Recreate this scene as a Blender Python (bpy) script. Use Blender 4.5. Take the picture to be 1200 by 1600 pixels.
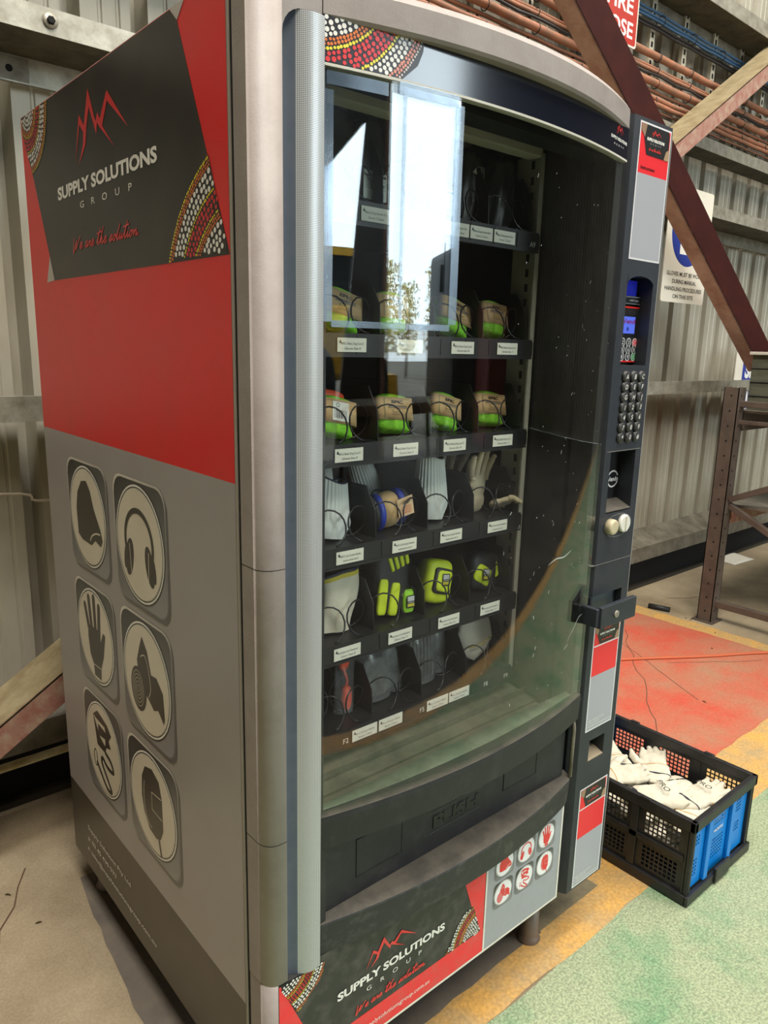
import bpy, bmesh, math, random
from mathutils import Vector, Matrix
random.seed(7)
for o in list(bpy.data.objects): bpy.data.objects.remove(o)
SC = bpy.context.scene
COL = SC.collection

# ------------------------------------------------------------------ camera
CP = Vector((-0.5145, -0.9132, 1.3797)); YAW, PIT, ROL, FPX = 0.7134, 0.2189, 0.0237, 1157.6
_f = Vector((math.sin(YAW)*math.cos(PIT), math.cos(YAW)*math.cos(PIT), -math.sin(PIT)))
_r = Vector((math.cos(YAW), -math.sin(YAW), 0)); _u = _r.cross(_f)
R_ = _r*math.cos(ROL) + _u*math.sin(ROL); U_ = -_r*math.sin(ROL) + _u*math.cos(ROL)
cam = bpy.data.cameras.new('camera'); camo = bpy.data.objects.new('camera', cam); COL.objects.link(camo)
m3 = Matrix((R_, U_, -_f)).transposed()
camo.matrix_world = Matrix.Translation(CP) @ m3.to_4x4()
cam.sensor_fit = 'VERTICAL'; cam.sensor_height = 24.0; cam.lens = FPX/1600*24.0
cam.clip_start = 0.02; cam.clip_end = 300
SC.camera = camo

# ------------------------------------------------------------------ world, daylight, exposure
SC.view_settings.view_transform = 'Standard'; SC.view_settings.look = 'None'
SC.view_settings.exposure = 0.0; SC.view_settings.gamma = 1.0; SC.view_settings.use_curve_mapping = False
w = bpy.data.worlds.new('world'); SC.world = w; w.use_nodes = True
bg = w.node_tree.nodes['Background']; bg.inputs[0].default_value = (0.80, 0.93, 1.0, 1); bg.inputs[1].default_value = 11.0

def area(name, loc, target, sx, sy, power, color, portal=False):
    l = bpy.data.lights.new(name, 'AREA'); l.shape = 'RECTANGLE'; l.size = sx; l.size_y = sy
    l.energy = power; l.color = color
    if portal: l.cycles.is_portal = True
    o = bpy.data.objects.new(name, l); COL.objects.link(o); o.location = loc
    d = Vector(target)-Vector(loc)
    o.rotation_euler = d.to_track_quat('-Z', 'Y').to_euler()
    return o
area('daylight_opening_light', (4.65, -8.05, 2.9), (4.65, 0, 2.9), 2.7, 5.8, 1, (1, 1, 1), True)
area('daylight_gap_light', (2.0, -8.05, 2.0), (2.0, 0, 2.0), 2.1, 4.0, 1, (1, 1, 1), True)
area('roof_skylight_light', (-0.2, -2.3, 5.85), (-0.2, -1.6, 0), 2.2, 3.0, 340, (1.0, 0.93, 0.82))
area('left_wall_fill_light', (-0.5, -0.3, 5.85), (-0.4, 0.6, 0), 1.6, 0.8, 175, (1.0, 0.97, 0.92))  # added fill lamp, unseen, brightens the wall at the left
area('wall_skylight_light', (3.0, -0.4, 5.85), (3.0, 0.6, 0), 5.0, 1.0, 190, (1.0, 0.95, 0.86))
area('far_skylight_light', (5.5, -3.6, 5.85), (5.0, -3.0, 0), 4.0, 2.0, 190, (1.0, 0.95, 0.88))

# ------------------------------------------------------------------ helpers
def lin(c):
    out = []
    for v in c[:3]:
        v = v/255.0
        out.append(v/12.92 if v <= 0.04045 else ((v+0.055)/1.055)**2.4)
    return tuple(out)
def ray(px, py): return _ray(px, py)
def _ray(px, py): return _f + R_*((px-600)/FPX) - U_*((py-800)/FPX)
def onY(px, py, y):          # a measured sight line met with the real plane y = const
    d = _ray(px, py); t = (y-CP.y)/d.y; return CP + d*t
def onX(px, py, x):
    d = _ray(px, py); t = (x-CP.x)/d.x; return CP + d*t
def onZ(px, py, z):
    d = _ray(px, py); t = (z-CP.z)/d.z; return CP + d*t

MATS = {}
def mat(name, rgb, rough=0.6, metal=0.0, rgb2=None, scale=8.0, lo=0.4, hi=0.65, bump=0.0, bscale=60.0, spec=0.5,
        detail=6, stretch=None, emit=None, coat=0.0, grain=None):
    if name in MATS: return MATS[name]
    m = bpy.data.materials.new(name); m.use_nodes = True; nt = m.node_tree; N = nt.nodes; L = nt.links
    b = N['Principled BSDF']; c = lin(rgb)
    b.inputs['Base Color'].default_value = (*c, 1); b.inputs['Roughness'].default_value = rough
    b.inputs['Metallic'].default_value = metal; b.inputs['Specular IOR Level'].default_value = spec
    b.inputs['Coat Weight'].default_value = coat
    tc = mp = None
    if rgb2 or bump or grain:
        tc = N.new('ShaderNodeTexCoord'); mp = N.new('ShaderNodeMapping'); L.new(tc.outputs['Object'], mp.inputs[0])
        if stretch: mp.inputs['Scale'].default_value = stretch
    if rgb2:
        n = N.new('ShaderNodeTexNoise'); n.inputs['Scale'].default_value = scale; n.inputs['Detail'].default_value = detail
        n.inputs['Roughness'].default_value = 0.65
        r = N.new('ShaderNodeValToRGB'); r.color_ramp.elements[0].position = lo; r.color_ramp.elements[1].position = hi
        r.color_ramp.elements[0].color = (*c, 1); r.color_ramp.elements[1].color = (*lin(rgb2), 1)
        L.new(mp.outputs[0], n.inputs[0]); L.new(n.outputs[0], r.inputs[0]); L.new(r.outputs[0], b.inputs['Base Color'])
        if grain:
            g = N.new('ShaderNodeTexNoise'); g.inputs['Scale'].default_value = grain[0]; g.inputs['Detail'].default_value = 3
            q = N.new('ShaderNodeMapRange'); q.inputs[1].default_value = 0.35; q.inputs[2].default_value = 0.65; q.inputs[3].default_value = 1-grain[1]; q.inputs[4].default_value = 1+grain[1]
            x = N.new('ShaderNodeMix'); x.data_type = 'RGBA'; x.blend_type = 'MULTIPLY'; x.inputs[0].default_value = 1.0
            L.new(mp.outputs[0], g.inputs[0]); L.new(g.outputs[0], q.inputs[0]); L.new(r.outputs[0], x.inputs[6]); L.new(q.outputs[0], x.inputs[7]); L.new(x.outputs[2], b.inputs['Base Color'])
    if bump:
        n = N.new('ShaderNodeTexNoise'); n.inputs['Scale'].default_value = bscale; n.inputs['Detail'].default_value = 4
        k = N.new('ShaderNodeBump'); k.inputs['Strength'].default_value = bump; k.inputs['Distance'].default_value = 0.002
        L.new(mp.outputs[0], n.inputs[0]); L.new(n.outputs[0], k.inputs['Height']); L.new(k.outputs[0], b.inputs['Normal'])
    if emit:
        b.inputs['Emission Color'].default_value = (*lin(emit[0]), 1); b.inputs['Emission Strength'].default_value = emit[1]
    MATS[name] = m
    return m

def glassmat(name, ior=1.5, tint=(1, 1, 1), dirt_haze=0.03, dirt_haze_col=(170, 175, 165), scale=3.0, rough=0.0, streak=(1, 1, 1), extra=0.0):
    if name in MATS: return MATS[name]
    m = bpy.data.materials.new(name); m.use_nodes = True; nt = m.node_tree; N = nt.nodes; L = nt.links
    out = N['Material Output']; N.remove(N['Principled BSDF'])
    tr = N.new('ShaderNodeBsdfTransparent'); tr.inputs[0].default_value = (*tint, 1)
    gl = N.new('ShaderNodeBsdfGlossy'); gl.inputs['Roughness'].default_value = rough
    fr = N.new('ShaderNodeFresnel'); ge = N.new('ShaderNodeNewGeometry'); mr = N.new('ShaderNodeMapRange')   # thin pane: same reflectance from both sides
    mr.inputs[3].default_value = ior; mr.inputs[4].default_value = 1.0/ior; L.new(ge.outputs['Backfacing'], mr.inputs[0]); L.new(mr.outputs[0], fr.inputs[0])
    mx = N.new('ShaderNodeMixShader')
    ad = N.new('ShaderNodeMath'); ad.operation = 'ADD'; ad.use_clamp = True; ad.inputs[1].default_value = extra
    L.new(fr.outputs[0], ad.inputs[0]); L.new(ad.outputs[0], mx.inputs[0])
    L.new(tr.outputs[0], mx.inputs[1]); L.new(gl.outputs[0], mx.inputs[2])
    df = N.new('ShaderNodeBsdfDiffuse'); df.inputs[0].default_value = (*lin(dirt_haze_col), 1)
    tc = N.new('ShaderNodeTexCoord'); mp = N.new('ShaderNodeMapping'); mp.inputs['Scale'].default_value = streak
    n = N.new('ShaderNodeTexNoise'); n.inputs['Scale'].default_value = scale; n.inputs['Detail'].default_value = 8
    n2 = N.new('ShaderNodeTexNoise'); n2.inputs['Scale'].default_value = 260
    r = N.new('ShaderNodeMapRange'); r.inputs[1].default_value = 0.4; r.inputs[2].default_value = 0.75
    r.inputs[3].default_value = dirt_haze*0.3; r.inputs[4].default_value = dirt_haze*1.6
    r2 = N.new('ShaderNodeMapRange'); r2.inputs[1].default_value = 0.74; r2.inputs[2].default_value = 0.78
    r2.inputs[3].default_value = 0; r2.inputs[4].default_value = dirt_haze*6
    a2 = N.new('ShaderNodeMath'); a2.operation = 'ADD'; a2.use_clamp = True
    m2 = N.new('ShaderNodeMixShader')
    L.new(tc.outputs['Object'], mp.inputs[0]); L.new(mp.outputs[0], n.inputs[0]); L.new(tc.outputs['Object'], n2.inputs[0])
    L.new(n.outputs[0], r.inputs[0]); L.new(n2.outputs[0], r2.inputs[0])
    L.new(r.outputs[0], a2.inputs[0]); L.new(r2.outputs[0], a2.inputs[1]); L.new(a2.outputs[0], m2.inputs[0])
    L.new(mx.outputs[0], m2.inputs[1]); L.new(df.outputs[0], m2.inputs[2]); L.new(m2.outputs[0], out.inputs[0])
    MATS[name] = m
    return m

def inkmat(name='printed_vinyl', rough=0.35, dust=None):
    if name in MATS: return MATS[name]
    m = bpy.data.materials.new(name); m.use_nodes = True; nt = m.node_tree; N = nt.nodes; L = nt.links
    b = N['Principled BSDF']; b.inputs['Roughness'].default_value = rough
    a = N.new('ShaderNodeVertexColor'); a.layer_name = 'ink'
    if dust:
        tc = N.new('ShaderNodeTexCoord'); n = N.new('ShaderNodeTexNoise'); n.inputs['Scale'].default_value = dust[1]; n.inputs['Detail'].default_value = 8
        mr = N.new('ShaderNodeMapRange'); mr.inputs[1].default_value = 0.45; mr.inputs[2].default_value = 0.8; mr.inputs[4].default_value = dust[2]
        mx = N.new('ShaderNodeMix'); mx.data_type = 'RGBA'
        L.new(tc.outputs['Object'], n.inputs[0]); L.new(n.outputs[0], mr.inputs[0]); L.new(mr.outputs[0], mx.inputs[0])
        L.new(a.outputs[0], mx.inputs[6]); mx.inputs[7].default_value = (*lin(dust[0]), 1)
        L.new(mx.outputs[2], b.inputs['Base Color'])
    else: L.new(a.outputs[0], b.inputs['Base Color'])
    MATS[name] = m
    return m

def tag(o, label=None, cat=None, group=None, kind=None):
    if label: o['label'] = label
    if cat: o['category'] = cat
    if group: o['group'] = group
    if kind: o['kind'] = kind
    return o
def thing(name, label, cat, loc=(0, 0, 0), group=None, rot=None):
    o = bpy.data.objects.new(name, None); COL.objects.link(o); o.location = loc; o.empty_display_size = 0.05
    if rot: o.rotation_euler = rot
    return tag(o, label, cat, group)

class MB:
    """collects shapes and links them as ONE mesh object"""
    def __init__(s): s.v = []; s.f = []; s.m = []; s.c = {}; s.cur = 0; s.smooth = []
    def face(s, idx, sm=False): s.f.append(tuple(idx)); s.m.append(s.cur); s.smooth.append(sm)
    def poly(s, pts, cols=None, sm=False):
        b = len(s.v); s.v += [tuple(p) for p in pts]; s.face(range(b, b+len(pts)), sm)
        if cols is not None:
            if isinstance(cols[0], (int, float)): cols = [cols]*len(pts)
            s.c[len(s.f)-1] = cols
    def box(s, x0, x1, y0, y1, z0, z1):
        b = len(s.v)
        s.v += [(x0, y0, z0), (x1, y0, z0), (x1, y1, z0), (x0, y1, z0), (x0, y0, z1), (x1, y0, z1), (x1, y1, z1), (x0, y1, z1)]
        for q in ((0, 3, 2, 1), (4, 5, 6, 7), (0, 1, 5, 4), (1, 2, 6, 5), (2, 3, 7, 6), (3, 0, 4, 7)): s.face([b+i for i in q])
        return s
    def hexa(s, bot, top):
        b = len(s.v); s.v += [tuple(p) for p in bot]+[tuple(p) for p in top]; n = len(bot)
        s.face([b+i for i in reversed(range(n))]); s.face([b+n+i for i in range(n)])
        for i in range(n): j = (i+1) % n; s.face([b+i, b+j, b+n+j, b+n+i])
        return s
    def extrude(s, poly, vec, sm=False):
        vec = Vector(vec); s.hexa(poly, [tuple(Vector(p)+vec) for p in poly])
        return s
    def bar(s, a, b, w, h, up=(0, 0, 1)):
        a = Vector(a); b = Vector(b); d = (b-a).normalized(); up = Vector(up)
        sx = d.cross(up).normalized(); sy = sx.cross(d).normalized()
        c = [(-w/2, -h/2), (w/2, -h/2), (w/2, h/2), (-w/2, h/2)]
        return s.hexa([a+sx*i+sy*j for i, j in c], [b+sx*i+sy*j for i, j in c])
    def tube(s, pts, r, n=8, cap=True, closed=False):
        pts = [Vector(p) for p in pts]; k = len(pts); rr = r if isinstance(r, (list, tuple)) else [r]*k
        rings = []; ref = None
        for i, p in enumerate(pts):
            if closed: t = pts[(i+1) % k]-pts[i-1]
            else: t = pts[min(i+1, k-1)]-pts[max(i-1, 0)]
            t.normalize()
            if ref is None:
                ref = Vector((0, 0, 1)) if abs(t.z) < 0.9 else Vector((1, 0, 0))
            ref = (ref - t*ref.dot(t)).normalized(); o2 = t.cross(ref)
            b = len(s.v)
            s.v += [tuple(p + (ref*math.cos(a)+o2*math.sin(a))*rr[i]) for a in [2*math.pi*j/n for j in range(n)]]
            rings.append(b)
        for i in range(k if closed else k-1):
            a, b = rings[i], rings[(i+1) % k]
            for j in range(n): q = (j+1) % n; s.face([a+j, a+q, b+q, b+j], True)
        if cap and not closed:
            s.face([rings[0]+j for j in reversed(range(n))]); s.face([rings[-1]+j for j in range(n)])
        return s
    def lathe(s, prof, c=(0, 0, 0), n=24, axis='z'):
        rings = []
        for (r, h) in prof:
            b = len(s.v)
            for j in range(n):
                a = 2*math.pi*j/n; x, y = r*math.cos(a), r*math.sin(a)
                p = (x, y, h) if axis == 'z' else ((x, h, y) if axis == 'y' else (h, x, y))
                s.v.append((p[0]+c[0], p[1]+c[1], p[2]+c[2]))
            rings.append(b)
        for a, b in zip(rings, rings[1:]):
            for j in range(n): q = (j+1) % n; s.face([a+j, a+q, b+q, b+j], True)
        s.face([rings[0]+j for j in reversed(range(n))]); s.face([rings[-1]+j for j in range(n)])
        return s
    def ball(s, c, rx, ry=None, rz=None, n=12, k=8, rot=None):
        ry = ry or rx; rz = rz or rx; b0 = len(s.v); c = Vector(c)
        for i in range(1, k):
            t = math.pi*i/k
            for j in range(n):
                a = 2*math.pi*j/n; p = Vector((rx*math.sin(t)*math.cos(a), ry*math.sin(t)*math.sin(a), rz*math.cos(t)))
                if rot: p = rot @ p
                s.v.append(tuple(c+p))
        for e in (1, -1):
            p = Vector((0, 0, rz*e)); p = rot @ p if rot else p; s.v.append(tuple(c+p))
        tp = len(s.v)-2
        for i in range(k-2):
            for j in range(n): q = (j+1) % n; s.face([b0+i*n+j, b0+(i+1)*n+j, b0+(i+1)*n+q, b0+i*n+q], True)
        for j in range(n): q = (j+1) % n; s.face([tp, b0+j, b0+q], True); s.face([tp+1, b0+(k-2)*n+q, b0+(k-2)*n+j], True)
        return s
    def grid(s, fn, nu, nv, sm=True):
        b = len(s.v)
        for i in range(nu+1):
            for j in range(nv+1): s.v.append(tuple(fn(i/nu, j/nv)))
        for i in range(nu):
            for j in range(nv):
                a = b+i*(nv+1)+j; s.face([a, a+nv+1, a+nv+2, a+1], sm)
        return s
    def build(s, name, mats, parent=None, bevel=0, org=None, mods=None, solid=0, segs=2, fix=True):
        me = bpy.data.meshes.new(name)
        if not isinstance(mats, (list, tuple)): mats = [mats]
        o0 = Vector((0, 0, 0))
        if org is not None: o0 = Vector(org)
        elif parent is not None:
            p = parent
            while p is not None: o0 += Vector(p.location); p = p.parent
        me.from_pydata([tuple(Vector(p)-o0) for p in s.v], [], s.f)
        for m in mats: me.materials.append(m)
        for i, p in enumerate(me.polygons): p.material_index = s.m[i]; p.use_smooth = s.smooth[i]
        if s.c:
            at = me.color_attributes.new('ink', 'FLOAT_COLOR', 'CORNER')
            for i, cols in s.c.items():
                for k, li in enumerate(me.polygons[i].loop_indices): at.data[li].color = (*cols[k], 1)
        elif fix:
            bm = bmesh.new(); bm.from_mesh(me); bmesh.ops.recalc_face_normals(bm, faces=bm.faces); bm.to_mesh(me); bm.free()
        o = bpy.data.objects.new(name, me); COL.objects.link(o)
        if parent is not None: o.parent = parent
        elif org is not None: o.location = org
        if solid:
            q = o.modifiers.new('s', 'SOLIDIFY'); q.thickness = solid; q.offset = 0
        if bevel:
            q = o.modifiers.new('b', 'BEVEL'); q.width = bevel; q.segments = segs; q.limit_method = 'ANGLE'; q.angle_limit = 0.6
        return o
def struct(name, mb, m, **k): return tag(mb.build(name, m, **k), kind='structure')

# ---- text as polygons
_TX = {}
def text_faces(s, bold=0.0):
    key = (s, bold)
    if key in _TX: return _TX[key]
    cu = bpy.data.curves.new('t', 'FONT'); cu.body = s; cu.size = 1.0; cu.offset = bold; cu.resolution_u = 3
    ob = bpy.data.objects.new('t', cu); me = bpy.data.meshes.new_from_object(ob)
    vs = [(v.co.x, v.co.y) for v in me.vertices]; fs = [tuple(p.vertices) for p in me.polygons]
    bpy.data.objects.remove(ob); bpy.data.curves.remove(cu); bpy.data.meshes.remove(me)
    _TX[key] = (vs, fs); return _TX[key]

def inpoly(p, P):
    x, y = p; c = False; n = len(P)
    for i in range(n):
        x1, y1 = P[i]; x2, y2 = P[(i+1) % n]
        if (y1 > y) != (y2 > y) and x < (x2-x1)*(y-y1)/(y2-y1)+x1: c = not c
    return c
class Decal:
    """printed graphics: flat shapes in (u, v) laid on a surface by fn(u, v, h)"""
    def __init__(s, fn, dh=0.00025, base=0.0004): s.k = 0; s.mb = MB(); s.fn = fn; s.dh = dh; s.b = base
    def poly(s, pts, col, layer=0):
        a = 0
        for i in range(len(pts)):
            x1, y1 = pts[i]; x2, y2 = pts[(i+1) % len(pts)]; a += x1*y2-x2*y1
        if a < 0: pts = list(reversed(pts))
        if isinstance(col[0], (int, float)): cols = [lin(col)]*len(pts)
        else:
            if a < 0: col = list(reversed(col))
            cols = [lin(c) for c in col]
        s.k = (s.k+1) % 50; h_ = s.b+s.dh*layer+s.k*s.dh*0.016
        s.mb.poly([s.fn(u, v, h_) for u, v in pts], cols)
    def rect(s, u0, v0, u1, v1, col, layer=0, n=1):
        for i in range(n):
            a = u0+(u1-u0)*i/n; b = u0+(u1-u0)*(i+1)/n
            s.poly([(a, v0), (b, v0), (b, v1), (a, v1)], col, layer)
    def disc(s, u, v, r, col, layer=0, ry=None, n=28, rot=0):
        ry = ry or r; c_, s_ = math.cos(rot), math.sin(rot)
        P = [(r*math.cos(2*math.pi*i/n), ry*math.sin(2*math.pi*i/n)) for i in range(n)]
        s.poly([(u+x*c_-y*s_, v+x*s_+y*c_) for x, y in P], col, layer)
    def ring(s, u, v, r, t, col, layer=0, ry=None, n=40, a0=0, a1=2*math.pi):
        ry = ry or r
        for i in range(n):
            a = a0+(a1-a0)*i/n; b = a0+(a1-a0)*(i+1)/n
            s.poly([(u+r*math.cos(a), v+ry*math.sin(a)), (u+r*math.cos(b), v+ry*math.sin(b)),
                    (u+(r-t)*math.cos(b), v+(ry-t)*math.sin(b)), (u+(r-t)*math.cos(a), v+(ry-t)*math.sin(a))], col, layer)
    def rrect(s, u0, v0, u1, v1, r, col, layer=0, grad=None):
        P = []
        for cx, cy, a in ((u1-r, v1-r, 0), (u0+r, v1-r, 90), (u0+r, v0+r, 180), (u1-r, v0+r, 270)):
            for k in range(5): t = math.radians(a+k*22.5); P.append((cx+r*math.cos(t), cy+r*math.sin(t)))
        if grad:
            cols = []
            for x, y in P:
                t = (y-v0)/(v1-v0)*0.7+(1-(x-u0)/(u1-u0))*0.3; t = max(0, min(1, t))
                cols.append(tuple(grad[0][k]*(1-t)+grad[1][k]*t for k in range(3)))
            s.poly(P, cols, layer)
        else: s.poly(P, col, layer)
    def line(s, pts, wd, col, layer=0, taper=False):
        k = len(pts)
        L = []; Rr = []
        for i in range(k):
            a = pts[max(i-1, 0)]; b = pts[min(i+1, k-1)]; dx, dy = b[0]-a[0], b[1]-a[1]; l = math.hypot(dx, dy) or 1
            w_ = wd/2*(1 if not taper else max(0.08, math.sin(math.pi*(i+0.3)/(k-0.4))))
            L.append((pts[i][0]-dy/l*w_, pts[i][1]+dx/l*w_)); Rr.append((pts[i][0]+dy/l*w_, pts[i][1]-dx/l*w_))
        for i in range(k-1): s.poly([Rr[i], Rr[i+1], L[i+1], L[i]], col, layer)
    def text(s, txt, u, v, size, col, layer=0, bold=0.0, sx=1.0, align='c', shear=0.0, ang=0.0, space=0.0, width=None):
        if space:
            txt = (' '*int(space)).join(txt)
        vs, fs = text_faces(txt, bold)
        if not vs: return
        x0 = min(p[0] for p in vs); x1 = max(p[0] for p in vs)
        if width: sx = width/((x1-x0)*size)
        off = {'c': -(x0+x1)/2, 'l': -x0, 'r': -x1}[align]
        ca, sa = math.cos(ang), math.sin(ang); q = []
        for x, y in vs:
            X = (x+off)*size*sx+y*size*shear; Y = y*size
            q.append((u+X*ca-Y*sa, v+X*sa+Y*ca))
        for f in fs: s.poly([q[i] for i in f], col, layer)
    def build(s, name, parent=None, m=None, **k):
        return s.mb.build(name, m or inkmat(), parent, fix=False, **k)

def spline(P, n=6):
    out = []
    for i in range(len(P)-1):
        p0 = P[max(i-1, 0)]; p1 = P[i]; p2 = P[i+1]; p3 = P[min(i+2, len(P)-1)]
        for k in range(n):
            t = k/n
            out.append(tuple(0.5*((2*p1[j])+(-p0[j]+p2[j])*t+(2*p0[j]-5*p1[j]+4*p2[j]-p3[j])*t*t+(-p0[j]+3*p1[j]-3*p2[j]+p3[j])*t**3) for j in range(len(p1))))
    out.append(tuple(P[-1])); return out

WHITE = (236, 234, 226); BLK = (36, 36, 36); RED = (214, 38, 44); GRY = (150, 150, 153)
ORG = (225, 120, 50); YEL = (232, 214, 40); CRED = (205, 40, 45)

# handwriting strokes, one list per letter: (advance, strokes)
HAND = {
 'W': (0.95, [[(0.0, 1.0), (0.05, 0.3), (0.12, -0.35), (0.3, 0.35), (0.42, 0.75), (0.40, 0.2), (0.42, -0.02), (0.6, 0.4), (0.85, 1.0)]]),
 'e': (0.42, [[(0.0, 0.15), (0.2, 0.25), (0.3, 0.42), (0.2, 0.5), (0.08, 0.3), (0.1, 0.04), (0.25, 0.02), (0.42, 0.18)]]),
 'a': (0.46, [[(0.32, 0.45), (0.15, 0.45), (0.04, 0.2), (0.1, 0.02), (0.25, 0.12), (0.34, 0.45), (0.3, 0.1), (0.36, 0.02), (0.48, 0.18)]]),
 'r': (0.38, [[(0.0, 0.2), (0.12, 0.46), (0.12, 0.38), (0.26, 0.42), (0.22, 0.1), (0.27, 0.02), (0.38, 0.15)]]),
 't': (0.36, [[(0.0, 0.15), (0.2, 0.8), (0.26, 1.25), (0.18, 0.6), (0.14, 0.1), (0.22, 0.0), (0.36, 0.18)], [(-0.1, 0.82), (0.5, 0.95)]]),
 'h': (0.5, [[(0.0, 0.15), (0.22, 0.8), (0.3, 1.3), (0.2, 0.7), (0.08, 0.0), (0.2, 0.38), (0.32, 0.45), (0.3, 0.15), (0.36, 0.0), (0.5, 0.16)]]),
 's': (0.38, [[(0.0, 0.1), (0.22, 0.5), (0.26, 0.25), (0.18, 0.02), (0.05, 0.05), (0.38, 0.12)]]),
 'o': (0.42, [[(0.25, 0.45), (0.08, 0.35), (0.06, 0.08), (0.2, 0.02), (0.3, 0.25), (0.25, 0.45), (0.44, 0.36)]]),
 'l': (0.32, [[(0.0, 0.15), (0.2, 0.8), (0.26, 1.15), (0.15, 0.6), (0.12, 0.08), (0.2, 0.0), (0.34, 0.18)]]),
 'u': (0.5, [[(0.0, 0.2), (0.1, 0.45), (0.08, 0.1), (0.18, 0.02), (0.32, 0.42), (0.3, 0.1), (0.36, 0.02), (0.5, 0.18)]]),
 'i': (0.28, [[(0.0, 0.18), (0.12, 0.45), (0.08, 0.1), (0.14, 0.02), (0.28, 0.18)], [(0.16, 0.62), (0.19, 0.68)]]),
 'n': (0.5, [[(0.0, 0.2), (0.1, 0.45), (0.07, 0.02), (0.2, 0.38), (0.32, 0.42), (0.3, 0.1), (0.36, 0.02), (0.52, 0.2)]]),
 '.': (0.2, [[(0.06, 0.0), (0.1, 0.04)]]), ' ': (0.3, [])}
def handwrite(D, txt, u0, v0, u1, size_v, wd, col, layer):
    tot = sum(HAND[c][0] for c in txt); k = (u1-u0)/tot; x = u0
    for c in txt:
        a, st = HAND[c]
        for s_ in st:
            D.line(spline([(x+(p[0]+p[1]*0.25)*k, v0+p[1]*size_v) for p in s_], 4), wd, col, layer)
        x += a*k

MNT = [[(-1.0, -0.98), (-0.74, 0.14), (-0.60, -0.14), (-0.63, -0.46), (-0.84, -1.0), (-0.54, -0.52), (-0.47, -0.05), (-0.55, 0.02), (-0.74, 0.42)],
       [(-0.60, -0.14), (-0.34, 1.0), (-0.11, -0.03), (-0.02, 0.18), (0.06, -0.02), (0.35, 0.62), (1.0, -0.62), (0.34, 0.34), (0.13, -0.25), (0.53, -0.98), (0.02, -0.22), (-0.05, -0.08), (-0.10, -0.38), (-0.33, 0.48), (-0.47, -0.05)]]
def mountains(D, u, v, w_, h, col, layer):
    for P in MNT: D.poly([(u+x*w_, v+y*h) for x, y in P], col, layer)

def dots(D, clip, arcs, layer, n=8, dens=1.0):
    """arcs: (centre, [(radius, dot radius, colour, spacing) ...])"""
    c = arcs[0]
    for (r, dr, col, sp) in arcs[1]:
        k = int(2*math.pi*r/sp)
        for i in range(k):
            a = 2*math.pi*i/k+random.random()*0.3*sp/r
            j = random.uniform(-1, 1)*dr*0.25
            p = (c[0]+(r+j)*math.cos(a), c[1]+(r+j)*math.sin(a))
            if inpoly(p, clip): D.disc(p[0], p[1], dr*random.uniform(0.85, 1.1), col, layer, n=n)
def band_in(rmax, unit):
    seq = [(0.5, YEL), (0.5, ORG), (0.5, ORG)]+[(1.0, WHITE)]*3+[(0.5, YEL)]+[(0.9, CRED)]*3+[(0.5, YEL), (0.5, ORG), (0.5, ORG)]+[(1.0, WHITE)]*8
    r = rmax; out = []
    for s_, c in seq:
        r -= unit*s_
        if r > unit*2: out.append((r, unit*s_*0.80, c, unit*s_*2.05))
        r -= unit*s_
    return out
def band_set(r0, unit, W=(238, 232, 220)):
    """a run of rings: yellow, orange, orange, white x4, yellow, red x4, orange, orange, yellow, white x5"""
    seq = [(0.5, YEL), (0.5, ORG), (0.5, ORG)]+[(1.0, W)]*3+[(0.5, YEL)]+[(0.9, CRED)]*3+[(0.5, YEL), (0.5, ORG), (0.5, ORG)]+[(1.0, W)]*6
    r = r0; out = []
    for s_, c in seq:
        r += unit*s_; out.append((r, unit*s_*0.78, c, unit*s_*2.05)); r += unit*s_
    return out

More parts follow.
